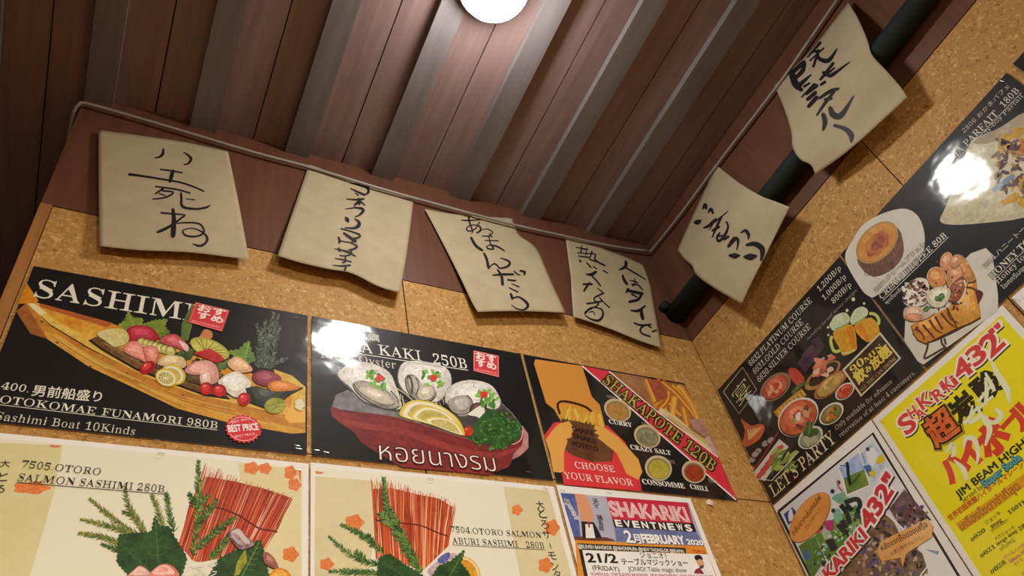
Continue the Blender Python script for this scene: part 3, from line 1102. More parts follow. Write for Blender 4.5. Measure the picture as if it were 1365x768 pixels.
a = s.art('shiso_leaf_picture', None, F1)
leafpoly(a, ('#8a9a34', '#5f7a2c', 60.0), [(260,240),(305,205),(335,130),(362,182),(440,190),(440,232),(520,205),(622,192),(600,250),(640,292),(560,330),(340,290)], [(330,140),(400,290)], '#a5ad50')
a.poly(('#6a7f3a', '#4a6630', 60.0), [(720,350),(725,230),(800,80),(818,95),(800,250),(772,352)])
a.c(F2)
leafpoly(a, ('#7f9a34', '#4c7030', 60.0), [(285,262),(340,255),(390,205),(402,262),(430,300),(400,325),(330,300)], [(392,215),(370,310)], '#9cb050')
a.c(F1)
leafpoly(a, ('#46602c', '#33491f', 60.0), [(655,455),(740,420),(845,400),(800,480),(755,505)], [(840,405),(680,460)], '#6a8040')
leafpoly(a, ('#56783a', '#3c5a2a', 60.0), [(960,520),(1010,520),(1080,480),(1050,560),(1000,565)], [(1070,490),(990,550)], '#7d9a50')
a.build()

a = s.art('cypress_picture', None, F2)
for i, (p, q, r2) in enumerate([((520,60),(490,180),(440,350)),((545,70),(505,200),(470,340)),((430,120),(460,230),(470,350)),((480,100),(450,220),(430,340)),((590,300),(540,320),(480,350)),((550,130),(520,240),(500,350))]):
    sprig(a, [p, q, r2], ['#4e5a46', '#5f6c54', '#3a4636', '#7a846a'], 22, 5, 9, i, 5)
a.build()

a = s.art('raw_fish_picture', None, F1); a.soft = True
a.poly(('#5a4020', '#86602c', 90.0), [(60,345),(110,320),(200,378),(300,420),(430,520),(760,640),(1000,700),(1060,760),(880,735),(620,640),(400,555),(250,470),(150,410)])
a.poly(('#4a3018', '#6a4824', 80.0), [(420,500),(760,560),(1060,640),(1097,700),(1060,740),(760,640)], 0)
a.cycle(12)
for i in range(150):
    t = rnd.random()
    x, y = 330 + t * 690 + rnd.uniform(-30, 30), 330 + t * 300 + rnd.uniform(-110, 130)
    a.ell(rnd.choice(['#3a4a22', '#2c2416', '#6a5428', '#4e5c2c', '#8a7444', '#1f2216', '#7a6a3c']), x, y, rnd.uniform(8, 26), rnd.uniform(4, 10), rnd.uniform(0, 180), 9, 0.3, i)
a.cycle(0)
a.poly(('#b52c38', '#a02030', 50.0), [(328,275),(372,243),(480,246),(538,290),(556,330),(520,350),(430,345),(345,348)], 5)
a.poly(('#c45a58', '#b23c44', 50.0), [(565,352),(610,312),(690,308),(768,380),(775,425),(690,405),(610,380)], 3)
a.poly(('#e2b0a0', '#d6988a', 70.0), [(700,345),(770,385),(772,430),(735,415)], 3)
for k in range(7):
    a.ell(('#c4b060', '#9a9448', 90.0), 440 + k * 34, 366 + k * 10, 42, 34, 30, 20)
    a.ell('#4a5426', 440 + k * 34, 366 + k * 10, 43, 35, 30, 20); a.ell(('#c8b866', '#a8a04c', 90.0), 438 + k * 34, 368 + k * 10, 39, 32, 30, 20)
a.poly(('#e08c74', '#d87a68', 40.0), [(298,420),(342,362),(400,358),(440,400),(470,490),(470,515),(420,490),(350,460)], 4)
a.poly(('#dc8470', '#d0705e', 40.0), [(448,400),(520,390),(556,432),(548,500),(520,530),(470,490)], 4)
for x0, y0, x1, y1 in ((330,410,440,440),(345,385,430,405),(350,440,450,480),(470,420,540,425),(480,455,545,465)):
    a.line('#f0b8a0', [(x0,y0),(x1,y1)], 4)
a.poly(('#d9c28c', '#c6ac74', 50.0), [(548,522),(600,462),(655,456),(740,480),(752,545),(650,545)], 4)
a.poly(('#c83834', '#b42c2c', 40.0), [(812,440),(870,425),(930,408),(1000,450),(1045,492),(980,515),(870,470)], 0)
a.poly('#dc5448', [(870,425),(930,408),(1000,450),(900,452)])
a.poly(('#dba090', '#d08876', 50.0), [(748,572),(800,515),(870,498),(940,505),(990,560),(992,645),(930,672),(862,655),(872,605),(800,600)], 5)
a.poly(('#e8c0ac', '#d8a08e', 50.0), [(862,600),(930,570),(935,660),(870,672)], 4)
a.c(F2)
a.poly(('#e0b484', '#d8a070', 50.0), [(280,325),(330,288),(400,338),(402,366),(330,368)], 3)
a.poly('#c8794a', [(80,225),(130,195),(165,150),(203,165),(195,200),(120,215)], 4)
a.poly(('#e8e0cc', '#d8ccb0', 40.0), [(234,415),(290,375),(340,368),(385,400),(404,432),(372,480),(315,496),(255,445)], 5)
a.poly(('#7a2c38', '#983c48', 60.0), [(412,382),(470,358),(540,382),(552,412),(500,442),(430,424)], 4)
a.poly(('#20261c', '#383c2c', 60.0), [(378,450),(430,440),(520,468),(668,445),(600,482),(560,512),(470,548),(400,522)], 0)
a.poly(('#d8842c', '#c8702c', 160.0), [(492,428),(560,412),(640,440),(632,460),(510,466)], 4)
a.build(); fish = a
a = s.art('lemon_slice_picture', None, F1)
a.poly(('#dcd08c', '#cfc27a', 60.0), [(105,300),(205,266),(300,270),(340,325),(320,372),(238,398),(180,362)], 4)
a.poly(('#c8b858', '#d8cc84', 60.0), [(230,272),(300,272),(338,325),(320,370),(280,380),(290,330)], 4)
a.ell('#d8b438', 665, 600, 92, 72, 25); a.ell('#e6dcae', 660, 602, 80, 62, 25); a.ell(('#d4c070', '#c2ac58', 60.0), 655, 606, 66, 50, 25)
a.build(); a = s.art('lemon_slice_picture', None, F1)
a.ell('#d8b438', 615, 622, 84, 64, 20); a.ell('#e6dcae', 612, 624, 72, 54, 20); a.ell(('#c8b464', '#b49c4c', 80.0), 608, 626, 58, 42, 20)
for k in range(5):
    an = math.radians(20 + 36 * k)
    a.line('#e6dcae', [(608 - 56 * math.cos(an), 626 - 40 * math.sin(an)), (608 + 56 * math.cos(an), 626 + 40 * math.sin(an))], 4)
a.build(); a = s.art('cucumber_fan_picture', None, F1)
a.ell('#b0a840', 930, 410, 152, 66, 22); a.ell(('#d4c860', '#bcb44c', 60.0), 926, 412, 140, 58, 22)
for k in range(9):
    an = math.radians(-150 + 22 * k)
    ex, ey = 140 * math.cos(an), 58 * math.sin(an); c0, s0 = math.cos(math.radians(22)), math.sin(math.radians(22))
    a.line('#5c6a28', [(900, 430), (926 + ex * c0 - ey * s0, 412 + ex * s0 + ey * c0)], 5)
a.poly(('#c83834', '#b42c2c', 40.0), [(812,440),(870,425),(930,408),(1000,450),(1045,492),(980,515),(870,470)])
a.build()
for cr, x, y, rx, ry, ro in ((F1, 475,548,62,42,-32), (F1, 905,702,48,46,0), (F1, 1002,716,50,46,10), (F2, 366,508,33,34,0)):
    a = s.art('cherry_tomato_picture', None, cr)
    a.ell(('#c82024', '#8c1016', 40.0), x, y, rx, ry, ro); a.ell('#d63a34', x - rx * .12, y - ry * .18, rx * .62, ry * .56, ro, 20); a.ell('#ee9a86', x - rx * .25, y - ry * .4, rx * .22, ry * .14, ro - 20, 14)
    a.build()
a = s.art('wasabi_picture', None, F2)
a.ell(('#b4ac44', '#8c9030', 60.0), 526, 541, 56, 40, -8); a.line('#6a7426', [(480,548),(530,530),(575,520)], 4); a.line('#6a7426', [(500,570),(540,545),(578,545)], 4)
a.ell('#ded6a8', 650, 535, 24, 30, 0, 20, 0.15)
a.build()
seal(s, F1, [(826,70),(1076,130),(1020,286),(770,216)], [('おす', (842,128), (1040,172)), ('すめ', (836,180), (1022,224))], ('RECOMMENDED', (798,212), (1006,262)), 44)
a = s.art('best_price_badge', None, F2)
a.ell('#d23438', 363, 660, 90, 70, 8, 144, 0, 0, 22, 0.055)
ring = lambda k: [(363 + 90 * k * math.cos(t) * .99 - 70 * k * math.sin(t) * .14, 660 + 90 * k * math.cos(t) * .14 + 70 * k * math.sin(t) * .99) for t in [2 * math.pi * i / 48 for i in range(48)]]
a.line('#f0d0c4', ring(0.86), 2.5, 0, True)
a.poly('#d23438', [(276,652),(284,632),(452,638),(452,690),(280,684)])
a.text('#f6eee0', 'BEST PRICE', (288,676), (442,664), (287,642), 0.03)
a.text('#f0d0c4', 'BEST PRICE', (304,632), (402,612), None, 0.0)
a.text('#f0d0c4', 'BEST PRICE', (322,706), (424,690), None, 0.0)
a.build()
staples(s, [(395,423),(396,594),(398,598),(210,587)])

# ============================================================ 2. oyster poster
OY = (400, 410, 3.2)
F3 = (430, 470, 4.517)
s = Sheet('menu_poster', 'back', -0.9285, -0.508, R1B, R1T, BLACK,
          'black glossy oyster menu poster with lemon slices in a red boat-shaped bowl', 'menu poster', 'posters on the cork walls')
a = s.art('red_bowl_picture', None, F3)
a.poly(('#8a8480', '#6a6460', 30.0), [(52,335),(80,255),(150,225),(300,300),(470,350),(600,400),(880,470),(1190,440),(1200,520),(1100,560),(880,540),(600,440),(300,370)])
a.poly(('#5a4a44', '#46403c', 40.0), [(470,350),(850,380),(1070,300),(1150,370),(1200,450),(1195,520),(1100,560),(880,520),(600,430)])
a.poly(('#8e3430', '#7a2a28', 14.0), [(48,340),(60,325),(130,352),(300,366),(440,388),(600,432),(750,482),(880,522),(1000,556),(1120,556),(1180,520),(1203,438),(1238,490),(1238,580),(1190,622),(1142,645),(1120,690),(1040,720),(1000,740),(850,722),(600,702),(480,690),(360,622),(230,540),(190,480),(100,420),(55,380)])
a.poly(('#9e4038', '#8c3632', 20.0), [(60,380),(180,410),(320,436),(460,452),(620,500),(760,552),(900,590),(1060,605),(1200,560),(1190,585),(1050,640),(880,625),(720,580),(560,520),(420,480),(260,462),(120,425)])
for pts in ([(60,345),(300,385),(450,405),(600,450),(760,500),(900,545),(1050,580)], [(190,480),(350,520),(560,590),(800,650),(1050,660)], [(240,540),(420,590),(640,650),(900,690)]):
    a.line('#6a2422', pts, 5, 4)
a.poly(('#c49088', '#b27a72', 30.0), [(1203,440),(1238,490),(1240,575),(1190,622),(1142,645),(1150,610),(1200,560),(1210,500)])
a.line('#d8c0b0', [(1195,440),(1204,470),(1196,520),(1160,548),(1115,556)], 5, 4)
a.line('#a09088', [(1072,300),(1140,365),(1195,440)], 3)
bowl = a.build()
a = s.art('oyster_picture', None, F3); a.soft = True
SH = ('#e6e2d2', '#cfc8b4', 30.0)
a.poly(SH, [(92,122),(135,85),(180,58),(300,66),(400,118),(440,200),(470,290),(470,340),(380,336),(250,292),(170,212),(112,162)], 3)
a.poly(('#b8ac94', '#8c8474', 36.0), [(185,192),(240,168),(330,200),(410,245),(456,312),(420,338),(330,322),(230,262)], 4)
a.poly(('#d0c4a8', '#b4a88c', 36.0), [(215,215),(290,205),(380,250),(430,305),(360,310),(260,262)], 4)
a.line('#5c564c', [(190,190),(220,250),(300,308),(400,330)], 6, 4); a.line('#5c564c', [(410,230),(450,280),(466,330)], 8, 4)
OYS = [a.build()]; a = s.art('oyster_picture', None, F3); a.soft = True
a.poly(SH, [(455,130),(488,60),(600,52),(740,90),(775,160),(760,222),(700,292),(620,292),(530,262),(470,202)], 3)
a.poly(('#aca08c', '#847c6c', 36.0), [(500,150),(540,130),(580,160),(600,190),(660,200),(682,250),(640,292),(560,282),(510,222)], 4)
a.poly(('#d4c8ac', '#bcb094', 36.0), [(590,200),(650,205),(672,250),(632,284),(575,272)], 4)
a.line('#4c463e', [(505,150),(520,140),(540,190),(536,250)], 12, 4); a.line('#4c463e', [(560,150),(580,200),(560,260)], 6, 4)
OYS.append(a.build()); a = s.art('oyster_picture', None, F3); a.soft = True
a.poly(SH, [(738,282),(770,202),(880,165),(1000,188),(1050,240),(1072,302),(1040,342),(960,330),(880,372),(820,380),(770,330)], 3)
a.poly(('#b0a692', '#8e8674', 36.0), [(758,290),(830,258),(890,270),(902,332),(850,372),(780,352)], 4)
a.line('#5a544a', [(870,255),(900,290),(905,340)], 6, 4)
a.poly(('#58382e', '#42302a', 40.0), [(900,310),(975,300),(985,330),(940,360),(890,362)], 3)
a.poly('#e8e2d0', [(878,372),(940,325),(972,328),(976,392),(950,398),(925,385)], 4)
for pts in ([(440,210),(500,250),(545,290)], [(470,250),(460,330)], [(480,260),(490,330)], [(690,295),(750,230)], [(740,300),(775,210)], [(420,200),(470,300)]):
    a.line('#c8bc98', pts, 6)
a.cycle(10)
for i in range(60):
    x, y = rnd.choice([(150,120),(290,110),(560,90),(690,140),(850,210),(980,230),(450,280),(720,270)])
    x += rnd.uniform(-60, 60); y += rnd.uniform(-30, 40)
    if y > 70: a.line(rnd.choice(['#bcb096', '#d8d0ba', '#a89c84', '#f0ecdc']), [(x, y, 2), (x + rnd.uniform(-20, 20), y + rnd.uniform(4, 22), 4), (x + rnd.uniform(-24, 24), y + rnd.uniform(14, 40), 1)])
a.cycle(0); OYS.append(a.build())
GC = ['#5f9a3a', '#7fb248', '#4a8034', '#8cbc50']
for n_, (cx, cy, k, rx_, ry_) in enumerate(((330,165,70,345,154), (665,160,66,668,152), (985,275,72,972,253))):
    a = s.art('garnish_picture', OYS[n_], F3)
    for i in range(26):
        an, rr = rnd.uniform(0, 6.28), rnd.uniform(0, 1) ** .6
        a.ell(rnd.choice(GC), cx + rr * k * math.cos(an), cy + rr * k * .72 * math.sin(an) + .25 * rr * k * math.cos(an), 16, 10, rnd.uniform(0, 180), 9, 0.3, i)
    a.ell('#d83c30', rx_, ry_, 24, 20, 0, 14, 0.15)
    a.build()
a = s.art('parsley_picture', None, F3)
PC = ['#2f5a28', '#3c6e2e', '#28481f', '#4f8038', '#26441f', '#5c8c40']
a.poly(('#2c4c22', '#3a6428', 80.0), [(888,505),(905,450),(940,400),(1000,345),(1060,360),(1110,400),(1180,430),(1192,500),(1130,550),(1070,582),(1000,552),(920,545)], 4)
a.cycle(14)
for i in range(260):
    x, y = rnd.uniform(880, 1195), rnd.uniform(340, 585)
    if ((x - 1040) / 160) ** 2 + ((y - 468) / 118) ** 2 < 1 and y > 505 - (x - 885) * 1.0:
        a.ell(rnd.choice(PC), x, y, rnd.uniform(6, 14), rnd.uniform(3, 8), rnd.uniform(0, 180), 9, 0.35, i)
a.cycle(0); a.build(); a = s.art('cherry_tomato_picture', None, F3)
a.ell(('#c8402c', '#b4301f', 40.0), 876, 474, 32, 30); a.ell('#e48a70', 866, 462, 8, 5, 0, 12)
a.build()
def half(pts, f):
    cx = sum(p[0] for p in pts) / len(pts); cy = sum(p[1] for p in pts) / len(pts) + 12
    return [(cx + (p[0] - cx) * f, cy + (p[1] - cy) * f) for p in pts]
for pts in ([(470,382),(478,335),(505,305),(560,286),(660,300),(760,350),(830,420),(856,500),(800,470),(600,420)],
            [(540,396),(552,355),(590,330),(640,325),(740,356),(810,420),(850,498),(700,450)],
            [(618,412),(655,388),(740,394),(805,428),(840,470),(852,500),(760,474)]):
    a = s.art('lemon_slice_picture', None, F3)
    a.poly('#dcc23c', pts, 4); a.poly('#ece4bc', half(pts, 0.90), 4); a.poly(('#d6c878', '#b8a850', 50.0), half(pts, 0.74), 4)
    a.build()
a = s.art('lettering', None, OY)
a.text('#e4dfcc', '21.', (104,108), (168,118), (110,82), -0.018, True)
a.text('#e4dfcc', '生牡蠣', (180,122), (340,145), (182,94), 0.0)
a.text('#ece6d2', 'NAMA KAKI', (82,163), (520,228), (84,118), -0.018, True)
a.text('#ece6d2', '250B', (570,240), (716,262), (574,196), -0.014, True)
a.line('#ece6d2', [(82,172),(718,268)], 3)
a.text('#d8d2bc', 'Fresh Oyster', (86,214), (412,262), (88,178), -0.024, True)
a.c(F3)
a.text('#4a1414', 'หอยนางรม', (341,648), (1052,722), (345,556), 0.022)
a.text('#f0ead2', 'หอยนางรม', (343,645), (1050,718), (345,556), -0.016)
a.build()
seal(s, OY, [(739,182),(848,206),(849,298),(739,270)], [('おす', (752,217), (838,235)), ('すめ', (754,248), (838,265))], ('RECOMMENDED', (750,266), (840,285)), 27)
staples(s, [(422,600),(435,603),(705,629),(421,427)])

# ============================================================ 3. fries poster
SHK = (690, 460, 3.49)
s = Sheet('menu_poster', 'back', -0.5022, -0.0905, -0.4535, R1T, BLACK,
          'black menu poster with fries, dip cups and a red diagonal stripe', 'menu poster', 'posters on the cork walls')
a = s.art('fries_picture', None, SHK)
a.poly(('#a06c3c', '#8c5c34', 20.0), [(425,122),(782,187),(958,590),(930,520),(640,300)])
a.poly(('#94603a', '#a8744a', 30.0), [(425,122),(600,152),(660,290),(560,222)])
FR = ['#d08a2c', '#c47a24', '#dc9c3c', '#b4661f']
for pts in ([(610,170),(650,230),(690,320)], [(650,160),(690,250),(760,330)], [(600,160),(650,290)], [(700,180),(700,250),(660,300)], [(720,185),(770,270),(800,370)], [(745,190),(800,280),(830,330)], [(690,240),(640,280)], [(770,290),(790,380)], [(670,170),(740,230),(800,300)], [(730,240),(720,330)], [(760,200),(815,290),(850,380)]):
    a.line(rnd.choice(FR), pts, 27, 5); a.line('#e6b458', pts, 6, 5)
a.poly(('#b05c3c', '#9a4a34', 40.0), [(600,155),(660,165),(700,240),(650,270)], 0)
a.poly(('#b89078', '#a87c68', 30.0), [(800,350),(850,340),(890,410),(880,430),(820,390)])
a.poly(('#a88a84', '#c0a49c', 50.0), [(860,440),(890,420),(935,520),(930,545),(900,500)])
a.line('#d9c08a', [(660,300),(740,350),(840,440),(900,500)], 24); a.line('#c8a86c', [(700,330),(800,400),(890,460)], 16)
a.build()
a = s.art('stripe', None, SHK)
a.poly('#d2303c', [(300,97),(425,121),(640,300),(935,520),(965,600),(1022,715),(1015,722)])
a.line('#ece0d4', [(300,97),(1016,721)], 6); a.line('#ece0d4', [(425,122),(640,302),(932,522)], 5)
for b2, c2 in ((0.075, '#1c1814'), (0.0, '#b6a840')):
    a.text(c2, 'SHAKAPOTE 120B', (392,170), (906,592), (424,130), b2 if c2 != '#b6a840' else -0.012, True)
a.build()
a = s.art('eater_cartoon', None, SHK)
SK = '#cf8c38'
a.poly(SK, [(82,66),(300,97),(345,240),(382,278),(405,372),(300,385),(200,352),(170,300),(132,270),(76,86)])
a.line('#3a1c10', [(197,322),(186,280),(208,262),(270,272),(322,292),(352,318)], 11, 5)
a.poly('#d6353a', [(124,420),(168,362),(240,352),(420,376),(500,452),(556,556),(578,680),(215,650),(200,560),(130,442)])
a.poly(('#6c4428', '#5c3822', 30.0), [(203,332),(300,352),(408,372),(428,430),(450,482),(440,542),(350,546),(250,512),(213,480)])
for i in range(34):
    t = i / 33
    bx, by = 208 + t * 195, 335 + t * 40
    a.line(rnd.choice(['#d8b03c', '#e0c050', '#c89830', '#d89a34']), [(bx + rnd.uniform(-8, 8), by + 6), (bx + rnd.uniform(-16, 12), by - rnd.uniform(30, 66))], 8)
a.poly('#dca048', [(130,442),(160,400),(190,368),(240,354),(252,372),(268,392),(250,412),(252,430),(228,436),(232,450),(215,500),(216,585),(200,594),(166,590),(150,500)], 0)
a.poly('#dca048', [(360,374),(400,380),(470,430),(562,532),(580,590),(562,628),(508,600),(460,502),(372,432),(380,420),(356,408),(370,398),(354,388)], 0)
a.text('#2e1c12', 'SHAKE', (256,400), (356,422), None, 0.05); a.text('#2e1c12', 'SHAKE', (262,432), (366,460), None, 0.05); a.text('#2e1c12', 'POTETO', (256,468), (376,496), None, 0.05)
a.build()
for x, y, rx, ry, c1, c2 in ((465,303,66,50,'#b98a44','#a87634'), (603,425,64,52,'#6e6c48','#9a9676'), (655,573,64,58,'#bfae3c','#a89a34'), (820,590,58,52,'#a4401f','#8c3018')):
    a = s.art('dip_cup_picture', None, SHK)
    a.ell('#c6b084', x, y, rx, ry, 28); a.ell('#8a7650', x + 1, y + 3, rx * .86, ry * .84, 28); a.ell((c1, c2, 60.0), x + 2, y + 6, rx * .76, ry * .74, 28)
    a.build()
a = s.art('lettering', None, SHK)
for t, p, q in (('CURRY', (428,365), (535,382)), ('CRAZY SALT', (528,484), (716,513)), ('CONSOMME', (584,646), (780,668)), ('CHILI', (806,668), (888,681))):
    a.text('#6a6252', t, p, q, None, 0.04, True); a.text('#ece4d2', t, p, q, None, 0.0, True)
for t, p, q in (('1804', (414,244), (458,252)), ('1805', (578,372), (622,380)), ('1803', (690,546), (733,553)), ('1802', (889,635), (932,646))):
    a.text('#a89a80', t, p, q, None, -0.01, True)
a.text('#f0e2d2', 'CHOOSE', (269,572), (456,592), (273,543), -0.02, True)
a.text('#f0e2d2', 'YOUR FLAVOR', (219,620), (541,656), (224,590), -0.02, True)
a.build()
staples(s, [(978,661),(812,657),(692,471)])

# ============================================================ 4. cream poster, lower left
F90 = (90, 610, 4.86)
F220 = (220, 600, 4.57)
LL = (0, 570, 3.25)
ST = ['#c24a2c', '#d0603a', '#a8341e', '#dc7a50', '#ecb48c', '#c85034', '#7e2414', '#b8442a']
s = Sheet('menu_poster', 'back', -1.355, -0.9335, -0.763, -0.4655, '#ece6d6',
          'cream salmon menu poster under the black boat poster, red straw bundle in its picture', 'menu poster', 'posters on the cork walls')
a = s.art('printed_ground', None, LL)
a.rect('#e6dfc0', -1.347, -0.9415, -0.755, -0.4735)
a.poly(('#dcd09a', '#d4c88e', 8.0), [(-120,60),(272,78),(230,300),(130,644),(-120,644)])
a.poly(('#e2d4a0', '#dccc94', 8.0), [(1032,152),(1305,184),(1306,800),(1120,800)])
for x, y, rx, ry in ((1090,176,34,26),(1150,178,26,24),(1258,196,26,30),(1276,248,28,26),(1258,550,34,32),(135,262,78,26)):
    flower(a, x, y, rx, ry)
a.poly('#d87a50', [(212,74),(268,79),(250,88),(222,86)]); a.poly('#e0843c', [(1290,182),(1305,184),(1305,240),(1298,225)])
a.build()
a = s.art('straw_bundle_picture', None, F220)
a.poly(('#8e3018', '#b4482c', 60.0), [(238,160),(420,190),(620,240),(770,292),(690,480),(600,612),(210,680),(85,585),(150,320)])
straw(a, [(80,585),(130,625),(200,682),(420,640),(605,612)], [(240,100),(320,130),(440,190),(620,240),(782,292)], 92, ST, 8, 3, 9)
a.line('#6a2a1e', [(145,318),(200,335),(320,352),(400,378),(460,405),(520,446),(580,480),(640,490),(684,500)], 11, 4)
a.build()
a = s.art('cypress_sprig_picture', None, F90)
G1 = ['#5c6a2c', '#6f7c34', '#465a26', '#86903c', '#a08a4c']
G2 = ['#38562a', '#466a30', '#2a4420', '#5a7c38', '#7a9444']
for i, pts in enumerate([[(140,265),(300,400),(480,520)], [(80,400),(280,450),(450,520)], [(70,490),(240,520),(420,590)], [(375,185),(390,300),(480,450),(510,510)], [(355,350),(430,390),(500,500)], [(545,235),(590,350),(620,470)], [(640,225),(655,330),(690,480)], [(215,560),(340,600),(460,640)]]):
    sprig(a, pts, G1 if i < 6 else G2, 30, 8, 10, i, 8)
a.build()
a = s.art('shiso_leaf_picture', None, F90)
LG = ('#26421f', '#365a2a', 50.0)
leafpoly(a, LG, [(330,500),(560,480),(570,620),(590,768),(400,768),(320,680)], [(340,560),(540,740)], '#4a6a38')
leafpoly(a, LG, [(566,372),(600,450),(650,440),(700,520),(775,650),(740,768),(560,768),(520,600)], [(568,385),(590,700)], '#5a7a44')
a.c(F220); leafpoly(a, LG, [(582,545),(606,640),(640,800),(250,800),(330,660),(450,600)], [(575,560),(470,768)], '#8a9a40')
a.poly(('#b4a838', '#7c8430', 90.0), [(490,600),(500,680),(450,760),(420,768),(440,680)])
a.build()
a = s.art('front_sprig_picture', None, F220)
for i, pts in enumerate([[(205,60),(205,200),(205,360),(170,640)], [(270,270),(210,330),(190,360)], [(320,300),(250,390),(180,480)], [(435,405),(330,480),(190,600)], [(145,260),(180,320),(200,360)], [(390,520),(340,590),(270,660)]]):
    sprig(a, pts, G2 if i else G2 + ['#90a24c', '#7a9a40'], 30, 8, 9, i, 9)
a.build()
a = s.art('salmon_picture', None, F90); a.soft = True
a.poly(('#e4b8a4', '#dc8c78', 30.0), [(392,775),(430,730),(470,700),(520,730),(545,775)], 3)
a.poly(('#d86a58', '#e8c0ac', 26.0), [(535,750),(590,700),(650,690),(700,720),(716,775),(540,775)], 3)
a.c(F220)
a.poly(('#6a4444', '#b8a4a0', 60.0), [(385,500),(450,478),(500,530),(545,570),(500,600),(450,600),(400,545)], 3)
a.poly('#cfc0b0', [(400,500),(450,482),(490,530),(520,570),(480,560),(440,510)], 3)
for i in range(26):
    x, y = rnd.uniform(130, 300), rnd.uniform(680, 790)
    a.line('#e2ddca', [(x, y), (x + rnd.uniform(-50, 50), y + rnd.uniform(-34, 34))], 6)
a.poly(('#7a3c30', '#a86a50', 70.0), [(600,620),(650,640),(690,710),(660,720),(610,690)], 3)
a.ell(('#e09a30', '#d88424', 40.0), 700, 790, 70, 72)
a.build()
a = s.art('lettering', None, LL)
a.text('#2c2620', '7505.OTORO', (90,172), (436,206), (94,140), -0.03, True)
a.text('#2c2620', 'SALMON SASHIMI 280B', (74,230), (712,281), (80,196), -0.03, True)
a.line('#3a342c', [(70,237),(712,288)], 2.6)
a.vtext('#2c2620', '大とろ', [(20,150),(8,212),(-4,262)], 44)
a.build()
staples(s, [(398,626),(215,604)])

# ============================================================ 5. cream poster, lower middle
F43 = (430, 620, 5.19)
F57 = (570, 650, 6.51)
LM = (400, 610, 3.689)
s = Sheet('menu_poster', 'back', -0.9305, -0.5105, -0.76, -0.463, '#ece6d6',
          'cream salmon menu poster under the black oyster poster, orange slice beside its straw bundle', 'menu poster', 'posters on the cork walls')
a = s.art('printed_ground', None, LM)
a.rect('#e8e1c6', -0.9225, -0.5185, -0.752, -0.471)
a.poly(('#ddd0a0', '#d6c896', 8.0), [(74,92),(420,120),(330,590),(70,590)])
a.poly(('#dccfa0', '#d4c692', 8.0), [(1000,143),(1222,164),(1340,600),(1085,600)])
for x, y, rx, ry in ((266,320,46,38),(130,525,34,30),(1066,258,26,25),(1240,345,34,38),(1206,530,34,36)):
    flower(a, x, y, rx, ry)
a.poly('#dc8a40', [(74,66),(120,72),(105,82),(76,80)])
a.build()
a = s.art('straw_bundle_picture', None, F43)
a.poly(('#98381a', '#bc5028', 60.0), [(350,165),(480,160),(640,200),(800,230),(900,290),(868,490),(860,560),(700,720),(690,728),(520,660),(372,650)])
ST2 = ['#cc5026', '#dc6a34', '#b03a1c', '#e48a50', '#f0c49c', '#d45a2c', '#8a2c14', '#c84c24']
straw(a, [(372,650),(460,655),(560,680),(680,726),(700,722),(868,560)], [(336,110),(440,120),(560,150),(680,200),(800,220),(925,285)], 84, ST2, 9, 5, 10)
a.line('#5a2418', [(365,378),(400,388),(450,385),(520,398),(580,406),(640,412),(710,430),(790,466),(870,494)], 9, 4)
a.build()
a = s.art('cypress_sprig_picture', None, F43)
for i, pts in enumerate([[(125,410),(280,490),(420,610)], [(40,490),(150,590),(280,665),(400,690)], [(40,735),(200,740),(380,745)], [(230,590),(270,640),(300,670)], [(310,480),(335,520),(370,570)]]):
    sprig(a, pts, G2, 32, 9, 10, i, 8)
a.build()
a = s.art('orange_slice_picture', None, F57)
a.ell('#e0b864', 300, 770, 160, 172); a.ell('#f0dca4', 300, 770, 146, 158); a.ell(('#dc9428', '#e4a83c', 40.0), 300, 770, 134, 146)
a.poly(('#d8c0b4', '#a890a0', 70.0), [(0,720),(60,660),(130,610),(200,570),(260,580),(180,640),(80,740),(30,768)], 3)
a.poly(('#3c4c98', '#6a6ca8', 70.0), [(88,625),(130,585),(185,562),(192,600),(150,650),(100,655)], 3)
a.build()
a = s.art('shiso_leaf_picture', None, F43)
leafpoly(a, LG, [(392,640),(460,612),(560,680),(700,768),(700,800),(370,800)], [(400,660),(560,768)], '#4a6a38')
leafpoly(a, LG, [(740,800),(800,700),(890,660),(982,588),(960,680),(1012,745),(1030,800)], [(975,600),(880,768)], '#6a8a48')
a.build()
a = s.art('front_sprig_picture', None, F43)
for i, pts in enumerate([[(425,85),(435,250),(480,400),(560,560),(680,745)], [(390,330),(430,370),(480,430)], [(470,300),(520,420),(600,580),(660,680)]]):
    sprig(a, pts, G2 + ['#6a8c44'], 36, 10, 9, i, 12)
a.build()
a = s.art('lettering', None, F57)
a.text('#2c2822', '7504.OTORO SALMON', (204,386), (990,438), (206,334), -0.03, True)
a.text('#2c2822', 'ABURI SASHIMI', (216,487), (790,518), (224,432), -0.03, True)
a.text('#2c2822', '280B', (860,522), (1018,528), (866,468), -0.03, True)
a.line('#3a342c', [(214,498),(1022,540)], 4)
a.vtext('#26221c', '大とろサ', [(985,150),(1006,234),(1026,325),(1040,410)], 66)
a.line('#26221c', [(1058,478,4),(1066,505,7),(1072,532,4)], 6)
a.vtext('#26221c', 'モンタ', [(1090,596),(1114,688),(1134,766)], 66)
a.build()
staples(s, [(574,638),(727,651)])

